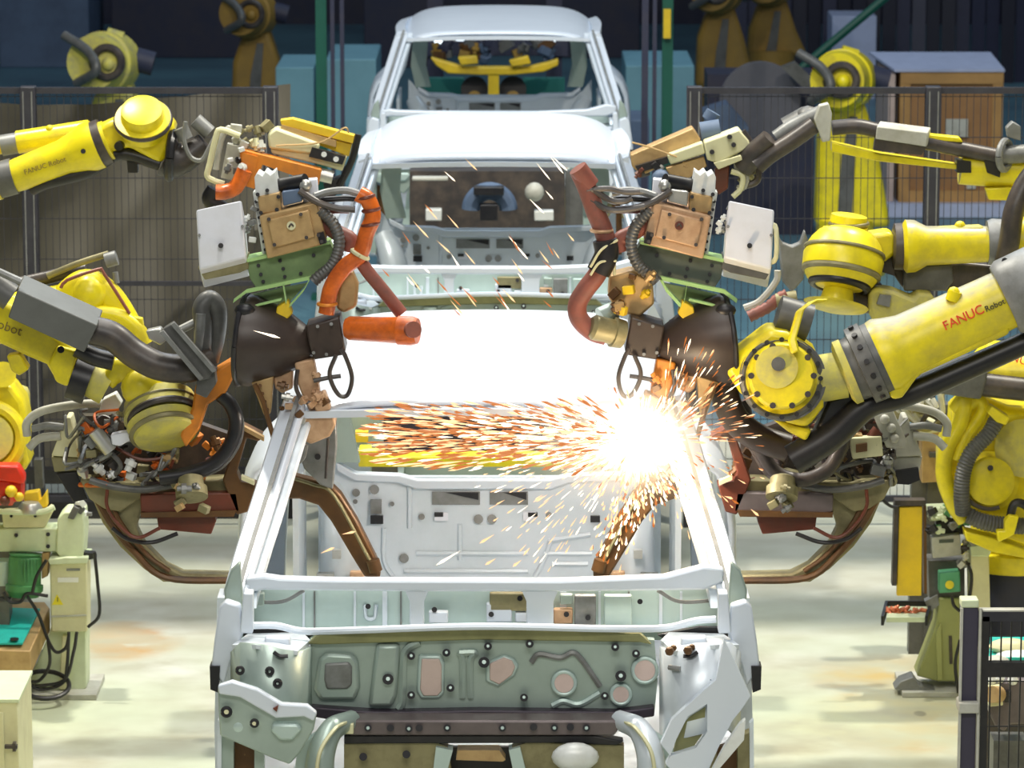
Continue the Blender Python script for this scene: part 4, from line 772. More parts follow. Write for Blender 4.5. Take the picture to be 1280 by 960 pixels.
    bx_(T, 'transformer_clamp', S([(396, 292), (404, 290), (408, 304), (400, 306)]), yq-.07, .04, BK, parent=tr)
    # green bracket
    g = bx_(T, 'green_bracket', S([(308, 326), (412, 304), (420, 318), (414, 336), (388, 346), (320, 360), (312, 348)]), yq-.0, .08, GN if L else GH, label='sage green bracket' if L else 'dark grey-green bracket', bevel=.003)
    bx_(T, 'bracket_edge', S([(308, 324), (412, 302), (413, 305), (309, 328)]), yq-.02, .10, GE, parent=g)
    for x, y in ((323, 332), (326, 343), (329, 352), (350, 326), (354, 336), (356, 346), (376, 342), (392, 319)): T.part('bracket_hole', MB().cyl(V(mir(x), y, yq-.006), V(mir(x), y, yq+.02), 2.4*M(yq), n=8), BK, parent=g)
    # lower green frame with two windows
    def bar(a, b, w_=.016, m_=GE): T.part('green_frame_bar', MB().sweep([V(mir(a[0]), a[1], yq-.03), V(mir(b[0]), b[1], yq-.03)], Vector((0, .018, 0)), Vector((.003, 0, w_*.75))), m_, bevel=.001)
    bar((292, 376), (308, 364)); bar((308, 364), (388, 347)); bar((388, 347), (380, 362)); bar((354, 354), (358, 378), .016); bar((380, 362), (362, 382)); bar((318, 382), (352, 374), .010)
    bx_(T, 'green_web', S([(300, 372), (352, 360), (384, 354), (362, 378), (330, 382), (312, 382)]), yq+.04, .02, GN)
    bx_(T, 'yellow_lug', S([(346, 384), (360, 376), (366, 392), (356, 402), (344, 398)]), yq-.03, .05, YO, bevel=.004)
    # cable chain
    T.part('cable_chain', MB().tube([V(mir(x), y, yq-.04) for x, y in ((400, 262), (418, 282), (424, 306), (416, 330), (398, 346), (392, 352))], .020, 10, 8, rib=.012), GD)
    T.part('cable', MB().tube([V(mir(x), y, yq-.05) for x, y in ((374, 238), (396, 252), (420, 260), (444, 262))], .011, 8), DK)
    T.part('cable', MB().tube([V(mir(x), y, yq-.03) for x, y in ((392, 246), (410, 240), (432, 238), (448, 242))], .012, 8), GM)
    T.part('cable', MB().tube([V(mir(x), y, yq) for x, y in ((396, 250), (415, 249), (436, 248), (450, 250))], .010, 8), BK)
    T.part('cable', MB().tube([V(mir(x), y, yq-.0) for x, y in ((400, 265), (420, 262), (436, 262))], .013, 8), RH)
    T.part('cable', MB().tube([V(mir(x), y, yq) for x, y in ((394, 270), (420, 290), (438, 300), (436, 314))], .026, 10), RH)
    if L:
        ho, hr = OR, RH
        T.part('orange_hose', MB().tube([V(x, y, yq-.06) for x, y in ((448, 242), (460, 250), (466, 270), (458, 292), (450, 318), (430, 335), (414, 360), (408, 392))], .026, 14, 8), OR)
        for k, (x, y) in enumerate(((457, 246), (464, 262), (463, 280))): T.part('hose_rib', MB().torus(V(x, y, yq-.06), (V(464, 280, yq)-V(457, 246, yq)), .026, .006, 16, 6), RR)
        T.part('hose_ring', MB().torus(V(450, 318, yq-.06), V(466, 270, yq)-V(430, 335, yq), .028, .007, 16, 6), CR)
        T.part('hose_ring', MB().torus(V(409, 380, yq-.06), Vector((0, 0, 1)), .028, .006, 16, 6), OP)
        bx_(T, 'hose_saddle', [(424, 345), (440, 338), (448, 356), (446, 384), (430, 392), (420, 386)], yq-.04, .06, TN, bevel=.01)
        T.part('maroon_hose', MB().tube([V(x, y, yq-.04) for x, y in ((448, 322), (460, 340), (478, 362), (502, 392))], .021, 12, 6), RH)
        nz = T.part('nozzle', MB().lathe(V(432, 410, yq-.06), V(522, 414, yq-.12), [(0, .030), (.06, .038), (.5, .040), (.72, .042), (.74, .046), (.92, .046), (1, .040)], 20), OR, label='bright orange nozzle')
        T.part('nozzle_mouth', MB().cyl(V(517, 412, yq-.17), V(512, 412, yq-.12), .026, n=16), RH, parent=nz)
    else:
        T.part('maroon_hose', MB().tube([V(x, y, yq-.06) for x, y in ((724, 214), (734, 236), (744, 264), (754, 288), (758, 310), (748, 340), (732, 362), (722, 380), (724, 398), (740, 414), (758, 420))], .030, 14, 8), RH)
        T.part('hose_end', MB().cyl(V(722, 210, yq-.07), V(738, 232, yq-.06), .030, n=14), RH)
        T.part('black_sleeve', MB().tube([V(756, 300, yq-.08), V(758, 318, yq-.08), V(748, 340, yq-.08)], .038, 14), BK)
        T.part('hose_lit_band', MB().torus(V(752, 288, yq-.06), Vector((0, 0, 1)), .032, .006, 16, 6), CU)  # copper-coloured ring stands in for light catching the hose
        T.part('wire_loop', MB().tube([V(772, 300, yq-.1), V(752, 312, yq-.12), V(738, 334, yq-.12)], .004, 6).tube([V(770, 326, yq-.1), V(750, 328, yq-.12), V(738, 344, yq-.12)], .004, 6), CR, kind='stuff')
        T.part('side_bar', MB().tube([V(768, 320, yq-.06), V(768, 344, yq-.06)], .005, 6), CR)
        T.part('nozzle', MB().lathe(V(778, 418, yq-.05), V(738, 408, yq-.08), [(0, .045), (.3, .048), (.32, .040), (.9, .040), (1, .030)], 18), OL)
        T.part('nozzle_cup', MB().cyl(V(750, 396, yq-.02), V(768, 388, yq), .030, n=14), GP)
        bx_(T, 'oily_manifold', [(762, 345), (790, 338), (816, 352), (818, 380), (800, 396), (776, 392), (760, 372)], yq-.02, .10, TN, bevel=.008, label='ochre grease-covered manifold')
        fittings(T, (762, 345, 815, 388), yq-.05, 12, 9, [TN, YO, RU], s=(4, 7))
        for pts in (((733, 238), (760, 236), (780, 240), (800, 240)), ((738, 250), (760, 262), (784, 262), (806, 258)), ((740, 236), (762, 250), (778, 252), (790, 248))):
            T.part('cable', MB().tube([V(x, y, yq-.08) for x, y in pts], .010, 8), DK)
    # sleeve and front box
    p0 = V(mir(303), 424, yq+.03); p1 = V(mir(393), 434, yq-.0)
    sl = T.part('sleeve', MB().lathe(p0, p1, [(0, .136), (.02, .146), (.16, .146), (.6, .104), (.95, .054), (1, .046)], 14), BR, label='brown-black conical sleeve', bevel=.006)
    T.part('sleeve_mouth', MB().lathe(p0-(p1-p0).normalized()*.004, p0+(p1-p0)*.05, [(0, .126), (1, .126)], 28), BK, parent=sl)
    T.part('sleeve_lip', MB().torus(p0+(p1-p0)*.01, p1-p0, .142, .009, 32, 8), BK, parent=sl)
    T.part('sleeve_cutout', MB().sph(V(mir(306), 388, yq-.06), 13*M(yq), 12, (1, .6, .7)), BK, parent=sl)
    bx_(T, 'jaw_housing', S([(382, 408), (424, 396), (432, 438), (430, 444), (392, 450), (386, 430)]), yq-.08, .14, BR, bevel=.006)
    for x, y in ((397, 408), (414, 405), (408, 443), (392, 441)): T.part('housing_bolt', MB().cyl(V(mir(x), y, yq-.1), V(mir(x), y, yq-.07), 2.2*M(yq), n=8), GM)
    T.part('thin_hose_loop', MB().tube([V(mir(x), y, yq-.1) for x, y in ((420, 444), (412, 468), (422, 492), (434, 494), (440, 472), (432, 446), (426, 436))], .007, 8), DK)
    T.part('thin_hose_loop', MB().tube([V(mir(x), y, yq-.09) for x, y in ((392, 476), (412, 472), (426, 470))], .007, 8), DK)
    # gripping head under the sleeve
    hm = [CU, CU, ST] if L else [OP, CU, CU]
    bx_(T, 'jaw_arm', S([(368, 454), (392, 448), (398, 480), (404, 520), (392, 526), (380, 500), (372, 480)]), yq-.06, .06, hm[0], bevel=.006)
    bx_(T, 'jaw_arm', S([(340, 466), (366, 460), (366, 486), (352, 492), (344, 486)]), yq-.02, .06, hm[1], bevel=.006)
    bx_(T, 'jaw_block', S([(376, 520), (416, 512), (420, 532), (412, 546), (388, 556), (374, 546)]), yq-.07, .1, hm[0], bevel=.008)
    bx_(T, 'jaw_block', S([(388, 498), (406, 490), (414, 512), (396, 518)]), yq-.08, .06, hm[1], bevel=.006)
    T.part('slim_rod', MB().tube([V(mir(x), y, yq-.06) for x, y in ((318, 480), (328, 500), (334, 520), (348, 568))], .008, 8), RU)
    bx_(T, 'slim_arm', S([(314, 478), (342, 470), (340, 500), (338, 518), (330, 520), (322, 498)]), yq-.04, .04, TN, bevel=.005)
    for k in range(4): T.part('slim_arm_hole', MB().cyl(V(mir(325+k*3), 482+k*10, yq-.055), V(mir(325+k*3), 482+k*10, yq-.03), 2.4*M(yq), n=8), RU)
    fittings(T, tuple(sorted((mir(352), mir(408))))[:1]+(470,)+tuple(sorted((mir(352), mir(408))))[1:]+(525,), yq-.08, 16, 21 if L else 22, hm+[RU], s=(3, 6))
    T.part('thin_hose_loop', MB().tube([V(mir(x), y, yq-.09) for x, y in ((372, 462), (370, 484), (378, 500), (388, 504))], .007, 8), DK)
    T.part('thin_hose_loop', MB().tube([V(mir(x), y, yq-.02) for x, y in ((354, 576), (366, 580), (378, 572), (382, 556))], .009, 8), GM)
body_gun(-1); body_gun(1)
# ---------------------------------------------------------------- lower C-frame guns
def c_gun(side):
    L = side < 0; yq = 12.45
    mir = (lambda x: x) if L else (lambda x: 1217-x)
    S = lambda px: [((mir(p[0]),)+tuple(p[1:])) for p in px]
    c = V(mir(240), 690, yq)
    T = Thing('c_frame_weld_gun', 'left C-frame weld gun, brown arm reaching inside the nearest car body' if L else 'right C-frame weld gun, brown arm sprayed by the sparks', 'weld gun', (c.x, yq, c.z), 'C-frame weld guns reaching into the nearest car body')
    TT = T.part
    # outer bow under the gun
    TT('c_frame', MB().slab(S([(104, 600), (180, 608), (178, 636), (170, 660), (180, 680), (206, 706), (228, 717), (300, 719), (300, 730), (204, 728), (180, 712), (150, 684), (128, 654), (116, 626)]), yq+.05, .07), OL if L else OL, bevel=.008, label='long olive-brown bow')
    TT('frame_ridge', MB().tube([V(mir(x), y, yq+.04) for x, y in ((122, 626), (140, 656), (168, 690), (208, 722), (296, 726))], .012, 8, 6), RU)
    TT('frame_ridge', MB().tube([V(mir(x), y, yq+.04) for x, y in ((134, 616), (150, 652), (182, 692), (212, 714))], .008, 8, 6), RU)
    # inner arm through the windscreen opening
    arm = TT('inner_arm', MB().slab(S([(340, 588), (366, 594), (390, 600), (414, 606), (426, 618), (446, 650), (472, 702), (476, 722), (456, 722), (440, 696), (414, 652), (398, 632), (374, 624), (340, 624)]), yq, .06), RU, bevel=.008, label='rusty brown arm inside the cab')
    TT('arm_tip', MB().cyl(V(mir(466), 700, yq-.02), V(mir(470), 714, yq-.02), .022, n=14), RU, parent=arm)
    TT('arm_ridge', MB().tube([V(mir(x), y, yq-.01) for x, y in ((352, 594), (392, 606), (418, 620), (462, 700))], .006, 6, 5), OL, parent=arm)
    # grey jaw carrier
    TT('jaw_carrier', MB().slab(S([(388, 546), (420, 530), (421, 560), (416, 612), (400, 606), (380, 586), (372, 562)]), yq-.06, .06), GM if L else RU, bevel=.005)
    TT('carrier_groove', MB().tube([V(mir(410), 548, yq-.07), V(mir(407), 598, yq-.07)], .004, 6), DK)
    TT('carrier_bolt', MB().cyl(V(mir(397), 571, yq-.08), V(mir(397), 571, yq-.05), .010, n=10), BK)
    # plates
    TT('deck_plate', MB().slab(S([(175, 618), (296, 616), (300, 640), (200, 644), (176, 640)]), yq-.02, .16), RR if L else XM, bevel=.004)
    TT('deck_plate', MB().slab(S([(196, 646), (268, 643), (270, 652), (264, 668), (198, 662)]), yq+.02, .14), RR, bevel=.004)
    TT('deck_edge', MB().slab(S([(176, 641), (296, 638), (292, 646), (176, 647)]), yq-.03, .03), RU)
    TT('olive_plate', MB().slab(S([(100, 600), (175, 604), (290, 600), (290, 618), (176, 622), (150, 640), (130, 636), (112, 624)]), yq+.02, .1), OL, bevel=.004)
    TT('orange_frame', MB().slab(S([(302, 532), (328, 545), (324, 552), (308, 548), (296, 590), (300, 602), (320, 606), (310, 640), (296, 644), (278, 600)]), yq-.02, .08), RU if L else RR, bevel=.005)
    TT('orange_frame_bar', MB().sweep([V(mir(302), 596, yq-.04), V(mir(318), 603, yq-.04)], Vector((0, .03, 0)), Vector((0, 0, .014))), CR)
    TT('orange_frame_bar', MB().sweep([V(mir(304), 534, yq-.04), V(mir(330), 548, yq-.04)], Vector((0, .03, 0)), Vector((0, 0, .014))), TN if L else RR)
    # round cast motor under it
    mo = TT('cast_motor', MB().lathe(V(mir(238), 596, yq-.1), V(mir(240), 622, yq-.14), [(0, .03), (.1, .042), (.5, .042), (.55, .052), (1, .052)], 20), OL)
    TT('motor_flange', MB().slab(S([(208, 594), (232, 588), (250, 592), (248, 604), (228, 608), (216, 612)]), yq-.06, .05), OL, parent=mo, bevel=.004)
    fittings(T, (min(mir(224), mir(256)), 606, max(mir(224), mir(256)), 636), yq-.16, 10, 31 if L else 32, [OL, GM, TN], s=(4, 7))
    # hoses
    ring = [(200, 598), (236, 592), (270, 578), (290, 552), (295, 526), (288, 506), (276, 494)] if L else [(290, 500), (282, 530), (268, 560), (248, 590), (216, 600), (184, 588), (166, 560), (160, 530)]
    TT('black_hose', MB().tube([V(mir(x), y, yq-.10) for x, y in ring], .024, 12, 8), BK if L else DK)
    TT('black_hose', MB().tube([V(mir(x)-6*side, y+4, yq-.06) for x, y in ring], .012, 10, 8), GD if L else DK)
    TT('black_hose', MB().tube([V(mir(x), y, yq-.04) for x, y in ((112, 600), (140, 608), (180, 612), (216, 606))], .012, 10, 6), GD)
    TT('hanging_cable', MB().tube([V(mir(x), y, yq-.06) for x, y in ((134, 612), (134, 634), (150, 658), (172, 672), (200, 660))], .006, 8, 6), RR)
    TT('hanging_cable', MB().tube([V(mir(x), y, yq-.02) for x, y in ((140, 660), (160, 674), (190, 678), (222, 667))], .007, 8, 6), BK)
    TT('junction_box', MB().slab(S([(82, 522), (88, 522), (99, 566), (98, 572), (64, 570)]), yq+.1, .10), CR if L else GL, bevel=.004)
    TT('junction_box_base', MB().slab(S([(64, 571), (98, 572), (98, 588), (68, 590)]), yq+.12, .1), OL if L else GL, bevel=.003)
    TT('silver_cylinder', MB().cyl(V(mir(118), 538, yq-.04), V(mir(138), 564, yq-.04), .024, n=16), ST if L else RR)
    TT('silver_cylinder', MB().slab(S([(138, 544), (160, 540), (164, 550), (150, 558), (140, 556)]), yq-.06, .05), WB if L else TN, bevel=.004)
    TT('grey_valve', MB().slab(S([(122, 520), (128, 500), (144, 492), (152, 505), (140, 524)]), yq+.06, .06), SW if L else ST, bevel=.004)
    TT('inner_tube', MB().tube([V(mir(x), y, yq+.1) for x, y in ((34, 545), (34, 528), (52, 514), (92, 506), (128, 504))], .014, 10, 6), GL)
    TT('inner_tube', MB().tube([V(mir(x), y, yq+.1) for x, y in ((40, 536), (60, 532), (80, 534))], .012, 10, 6), GM)
    TT('inner_tube', MB().tube([V(mir(x), y, yq+.1) for x, y in ((36, 560), (50, 548), (76, 545))], .014, 10, 6), GL)
    cables(T, (min(mir(100), mir(222)), 512, max(mir(100), mir(222)), 606), yq, 20, 5 if L else 6, [BK, DK, GD, GM, RR, OL, OR if L else XM], (.004, .009))
    cables(T, (min(mir(82), mir(140)), 520, max(mir(82), mir(140)), 596), yq-.02, 6, 15 if L else 16, [BK, DK, GM], (.004, .007))
    fittings(T, (min(mir(100), mir(220)), 520, max(mir(100), mir(220)), 600), yq+.02, 40, 8 if L else 18, [ST, GM, DK, BK, RU, OL, SW, TN, OR if L else RR], s=(4, 10))
    fittings(T, (min(mir(222), mir(300)), 540, max(mir(222), mir(300)), 612), yq+.03, 16, 28 if L else 38, [OP, RU, RR, OP, OL] if L else [RU, RR, XM, OL], s=(5, 11))
    TT('back_plate', MB().slab(S([(100, 520), (222, 520), (292, 545), (290, 602), (112, 606)]), yq+.16, .05), DK)
    if L: TT('black_link', MB().slab([(70, 592), (95, 590), (110, 624), (92, 628)], yq+.12, .05), BK, bevel=.003)
    if not L:
        TT('big_brown_hose', MB().tube([V(x, y, yq-.22) for x, y in ((905, 470), (908, 500), (922, 528), (950, 548), (985, 560))], .045, 16, 8), BR)
        TT('grey_block', MB().slab([(1112, 590), (1148, 585), (1150, 600), (1136, 606), (1104, 604)], yq+.1, .08), BK)
        TT('square_window_plate', MB().slab([(1062, 548), (1102, 546), (1104, 570), (1066, 574)], yq-.08, .04), CR, bevel=.003)
        TT('square_window', MB().slab([(1070, 556), (1084, 554), (1084, 564), (1070, 566)], yq-.09, .02), RU)
        TT('terminal_plate', MB().slab([(1092, 520), (1116, 512), (1134, 552), (1132, 560), (1108, 560)], yq-.06, .06), GL, bevel=.004)
        for x, y in ((1106, 524), (1118, 548), (1114, 535)): TT('terminal', MB().sph(V(x, y, yq-.07), .016, 10), GL)
c_gun(-1); c_gun(1)
# ---------------------------------------------------------------- upper guns
yq = 15.1
T = Thing('weld_gun', 'rear left weld gun with yellow panel and orange frame beside second car', 'weld gun', (V(340, 230, yq).x, yq, V(340, 230, yq).z), 'rear spot-welding guns over the second car body')
bx_(T, 'yellow_cover', [(350, 150), (366, 148), (446, 170), (442, 180), (352, 157)], yq+.0, .05, YO, bevel=.004)
bx_(T, 'yellow_cover_side', [(352, 158), (440, 180), (436, 196), (348, 162)], yq+.02, .05, YO, bevel=.004)
bx_(T, 'yellow_cover_recess', [(352, 156), (420, 176), (420, 184), (350, 164)], yq-.01, .03, TN)
bx_(T, 'cream_cylinder', [(334, 168), (345, 160), (400, 180), (396, 194), (336, 186)], yq-.04, .1, CR, bevel=.01)
bx_(T, 'cream_bar', [(338, 186), (434, 196), (428, 214), (400, 206), (340, 192)], yq-.02, .08, CR, bevel=.005)
bx_(T, 'black_panel', [(390, 184), (432, 196), (428, 206), (386, 196)], yq-.05, .03, BK)
for x, y in ((405, 193), (420, 199)): T.part('dial', MB().cyl(V(x, y, yq-.07), V(x, y, yq-.04), .011, n=10), SW)
bx_(T, 'orange_frame', [(300, 186), (402, 212), (398, 232), (390, 228), (328, 206), (318, 236), (300, 228)], yq-.08, .07, OP, bevel=.004, label='orange frame')
bx_(T, 'orange_frame_end', [(302, 190), (322, 196), (318, 236), (304, 232)], yq-.09, .06, OP)
bx_(T, 'ring_frame_plate', [(284, 180), (304, 184), (300, 228), (276, 222)], yq-.02, .05, GL)
T.part('ring_frame', MB().tube([V(x, y, yq-.08) for x, y in ((300, 170), (276, 162), (270, 172), (262, 206), (259, 220), (268, 226), (280, 230))], .012, 8, 3), CR)
T.part('ring_frame', MB().tube([V(x, y, yq-.02) for x, y in ((296, 166), (286, 160), (276, 176), (270, 212))], .012, 8, 3), GL)
T.part('orange_hose', MB().tube([V(x, y, yq-.12) for x, y in ((306, 212), (300, 226), (292, 236), (280, 240), (270, 240))], .030, 12), OR)
T.part('black_hose', MB().tube([V(x, y, yq) for x, y in ((268, 236), (262, 250), (280, 262))], .03, 12), BK)
fittings(T, (282, 186, 305, 214), yq-.1, 8, 51, [BK, GD, SW], s=(3, 6)); fittings(T, (292, 156, 334, 184), yq-.02, 14, 52, [CR, GL, SW, OL], s=(4, 8))
T.part('thin_wire', MB().tube([V(x, y, yq-.08) for x, y in ((345, 182), (400, 178), (430, 160), (436, 166))], .004, 6), TN)
T.part('steel_tip', MB().cyl(V(400, 218, yq-.04), V(416, 222, yq-.04), .026, n=14), ST)
T.part('black_strut', MB().tube([V(448, 168, yq), V(440, 200, yq), V(424, 232, yq)], .014, 8, 3), BK)
bx_(T, 'support_block', [(404, 230), (424, 222), (426, 240), (410, 250)], yq, .1, BK)
T = Thing('weld_gun', 'rear right weld gun with tan bar and cream block beside second car', 'weld gun', (V(850, 230, yq).x, yq, V(850, 230, yq).z), 'rear spot-welding guns over the second car body')
bx_(T, 'tan_bar', [(788, 194), (866, 160), (876, 174), (872, 182), (796, 214), (790, 208)], yq, .1, TN, bevel=.005)
bx_(T, 'tan_bar_edge', [(794, 208), (834, 196), (836, 204), (800, 216)], yq-.03, .04, BK)
bx_(T, 'cream_sleeve', [(834, 194), (878, 178), (882, 192), (838, 206)], yq-.06, .08, CR, bevel=.006)
cb = bx_(T, 'cream_block', [(880, 178), (924, 162), (936, 176), (938, 184), (898, 204), (884, 200)], yq-.08, .12, CR, bevel=.006)
for x, y in ((912, 171), (917, 181), (890, 190)): T.part('block_screw', MB().cyl(V(x, y, yq-.11), V(x, y, yq-.07), .010, n=8), BK, parent=cb)
bx_(T, 'cream_arm', [(892, 204), (926, 194), (928, 200), (898, 212)], yq-.1, .05, CR, bevel=.003)
bx_(T, 'rust_plate', [(894, 212), (912, 206), (910, 236), (898, 244), (892, 230)], yq-.06, .06, RR, bevel=.005)
T.part('ring_frame', MB().tube([V(x, y, yq-.04) for x, y in ((928, 164), (938, 180), (948, 216), (944, 228), (930, 232))], .014, 8, 3), DK)
T.part('ring_frame', MB().tube([V(x, y, yq-.08) for x, y in ((914, 214), (928, 220), (926, 236), (916, 246))], .011, 8, 3), CR)
T.part('ring_frame', MB().tube([V(x, y, yq-.06) for x, y in ((922, 212), (934, 222), (930, 236))], .009, 8, 3), GL)
bx_(T, 'gold_plate', [(832, 210), (880, 196), (884, 208), (862, 222), (840, 226)], yq-.04, .06, OP if 0 else TN, bevel=.004)
T.part('dark_ball', MB().sph(V(826, 223, yq-.06), .036, 12), NB)
T.part('black_cylinder', MB().cyl(V(830, 232, yq-.1), V(858, 236, yq-.1), .028), DK)
T.part('blue_motor', MB().cyl(V(876, 166, yq+.05), V(900, 162, yq+.05), .042).cyl(V(886, 150, yq+.1), V(892, 140, yq+.1), .03), NB, kind='stuff')
fittings(T, (796, 204, 860, 232), yq-.02, 12, 61, [BK, GD, RR, TN], s=(3, 7)); fittings(T, (914, 206, 940, 236), yq-.02, 8, 62, [GL, OL, DK], s=(4, 8))
T.part('thin_wire', MB().tube([V(x, y, yq-.08) for x, y in ((790, 178), (812, 184), (846, 196))], .004, 6), TN)
T = Thing('control_box', 'dark-legged clevis bracket holding a hose, right of the white box', 'bracket', (V(990, 330, 13.6).x, 13.6, V(990, 330, 13.6).z))
bx_(T, 'clevis', [(972, 292), (978, 304), (990, 308), (1000, 304), (1006, 288), (1010, 300), (1004, 350), (990, 366), (978, 352)], 13.6, .05, GM, bevel=.006)
T.part('pipe', MB().tube([V(x, y, 13.55) for x, y in ((930, 385), (950, 376), (970, 352), (972, 338))], .012, 8), GL)
T.part('hose', MB().tube([V(x, y, 13.5) for x, y in ((936, 396), (960, 384), (972, 374), (984, 368))], .022, 10, rib=.02), RH)
T.part('hose_end', MB().cyl(V(970, 376, 13.5), V(996, 372, 13.5), .026), OL)
T.o.name = 'clevis_bracket'
# ================================================================ stations on the floor
Y8 = 15.75; bz = lambda px, Y: V(px, 860, Y)
T = Thing('tip_dresser_stand', 'cream-green tip dressing stand with green motor at the left', 'stand', (V(80, 860, Y8).x, Y8, 0))
TT = T.part; g = floor_pt(78, 862); Y8 = g.y-.08
TT('foot_plate', MB().box((V(72, 860, Y8).x, Y8+.08, .012), (.34, .34, .024)), GL, bevel=.003)
TT('foot_column', MB().slab([(36, 852), (62, 790), (66, 776), (108, 790), (108, 860), (100, 864), (70, 864)], Y8, .14), CG, bevel=.006)
TT('foot_rib', MB().slab([(78, 795), (84, 795), (84, 862), (74, 862)], Y8-.03, .04), CR, bevel=.003)
cv = TT('terminal_cover', MB().slab([(62, 703), (109, 700), (109, 790), (64, 790)], Y8-.06, .14), CR, bevel=.006, label='yellowish cream cover')
TT('cover_lid', MB().slab([(60, 700), (80, 697), (110, 697), (109, 704), (62, 706)], Y8-.08, .17), CG, parent=cv, bevel=.003)
TT('warning_label', MB().slab([(71, 743), (65, 756), (79, 756)], Y8-.063, .004), Y_, parent=cv)
TT('warning_mark', MB().slab([(71.4, 747), (72.4, 747), (72.2, 752), (71.6, 752)], Y8-.0655, .003), TX, parent=cv)
TT('small_print', MB().slab([(83, 711), (100, 710.6), (100, 713.4), (83, 713.8)], Y8-.063, .003), GM, parent=cv)
TT('white_label', MB().slab([(72, 722), (98, 722), (98, 728), (72, 728)], Y8-.063, .003), TW, parent=cv)
TT('cover_seam', MB().slab([(64, 770), (108, 768), (108, 770), (64, 772)], Y8-.064, .005), GL, parent=cv)
TT('cross_beam', MB().slab([(-60, 661), (104, 660), (106, 666), (105, 690), (-60, 690)], Y8-.02, .12), CG, bevel=.006)
for x, y in ((20, 669), (60, 668), (77, 667), (60, 683)): TT('beam_bolt', MB().cyl(V(x, y, Y8-.04), V(x, y, Y8-.01), 2.6*M(Y8), n=10), BK)
TT('beam_head', MB().slab([(72, 648), (80, 640), (104, 640), (106, 664), (104, 696), (76, 698), (70, 690)], Y8-.05, .16), CG, bevel=.006)
TT('head_sensor', MB().slab([(84, 648), (92, 632), (100, 636), (92, 650)], Y8-.08, .06), GD, bevel=.004)
fittings(T, (92, 628, 120, 645), Y8-.04, 10, 71, [SW, GM, CG, GD], s=(3, 6))
TT('tray_frame', MB().slab([(2, 640), (58, 638), (62, 634), (66, 640), (56, 660), (4, 660)], Y8-.02, .08), CR, bevel=.006)
TT('tray_rim', MB().tube([V(x, y, Y8-.05) for x, y in ((-20, 638), (14, 640), (50, 640), (68, 634))], .012, 8), CG)
for x in (14, 44): TT('tray_bolt', MB().cyl(V(x, 645, Y8-.04), V(x, 645, Y8-.01), 2*M(Y8), n=8), BK)
TT('amber_guide', MB().slab([(30, 617), (48, 614), (50, 626), (58, 614), (59, 634), (46, 636), (30, 630)], Y8+.02, .06), YO, bevel=.004)
TT('steel_cup', MB().lathe(V(38, 640, Y8-.02), V(38, 628, Y8-.02), [(0, .05), (.5, .05), (1, .035)], 18), ST)
mo = TT('green_motor', MB().lathe(V(32, 692, Y8-.02), V(30, 746, Y8-.04), [(0, .07), (.05, .062), (.08, .068), (.7, .068), (.72, .078), (.85, .078), (.9, .07), (1, .06)], 24), GO, label='green motor')
for k in range(9): TT('cooling_fin', MB().slab([(14+k*4, 700), (15.2+k*4, 700), (15.2+k*4, 728), (14+k*4, 728)], Y8-.11+.01*abs(k-4), .03), GO, parent=mo)
TT('side_bearing', MB().slab([(52, 692), (62, 690), (60, 720), (52, 724)], Y8-.02, .06), TN, bevel=.004)
TT('small_green_pipe', MB().cyl(V(4, 700, Y8), V(4, 730, Y8), .04), GP)
TT('post_dark', MB().slab([(42, 575), (52, 575), (54, 610), (44, 612)], Y8+.3, .06), GD)
for pts in (((4, 740), (12, 752), (26, 752), (34, 742), (60, 745)), ((34, 745), (48, 768), (60, 800), (70, 815), (82, 810), (86, 795)), ((60, 800), (62, 830), (50, 850), (36, 852)), ((86, 790), (84, 830), (78, 854), (50, 862), (34, 852)), ((96, 790), (92, 815), (80, 850), (44, 858)), ((118, 690), (122, 730), (124, 768), (110, 784)), ((40, 742), (46, 720), (58, 700))):
    TT('cable', MB().tube([V(x, y, Y8-.12) for x, y in pts], .007, 8), BK)
TT('cable_coil', MB().torus(V(56, 856, Y8-.14), Vector((.1, -.35, 1)), .10, .010, 24, 8), BK)
TT('side_arm', MB().slab([(98, 690), (118, 692), (120, 698), (98, 702)], Y8-.04, .05), BK)
T = Thing('pedestal_box', 'box with a bright teal top at the left edge beside cream stand', 'box', (V(20, 830, Y8).x, Y8-.15, 0))
yt = Y8-.25
TT = T.part
TT('body', MB().prism([V(-40, 812, yt), V(38, 814, yt), V(62, 760, yt+.3), V(56, 752, yt+.34), V(-40, 752, yt+.34)], (0, 0, -.10)), TN, bevel=.004)
TT('teal_lid', MB().prism([V(-40, 806, yt+.02), V(28, 806, yt+.02), V(50, 763, yt+.28), V(-40, 760, yt+.28)], (0, 0, .008)), TE)
TT('lid_hole', MB().cyl(V(18, 802, yt+.03)+Vector((0, 0, .008)), V(18, 802, yt+.03)+Vector((0, 0, .014)), .018, n=12), BK)
TT('leg', MB().box((V(0, 830, yt+.2).x, yt+.2, .2), (.1, .1, .44)), GD)
single('leg_foot', MB(), GD, None, None) if 0 else None
T = Thing('foot_switch', 'small pale green box with slots on the floor, under the teal-topped box', 'box', tuple(floor_pt(10, 858)))
q = floor_pt(8, 858)
T.part('housing', MB().box((q.x-.03, q.y+.08, .05), (.20, .14, .09)), CG, bevel=.008)
for dx in (-.04, .02): T.part('slot', MB().box((q.x+dx, q.y+.009, .05), (.035, .008, .014)), BK)
T.part('rubber_base', MB().box((q.x-.02, q.y+.08, .005), (.23, .17, .01)), BK)
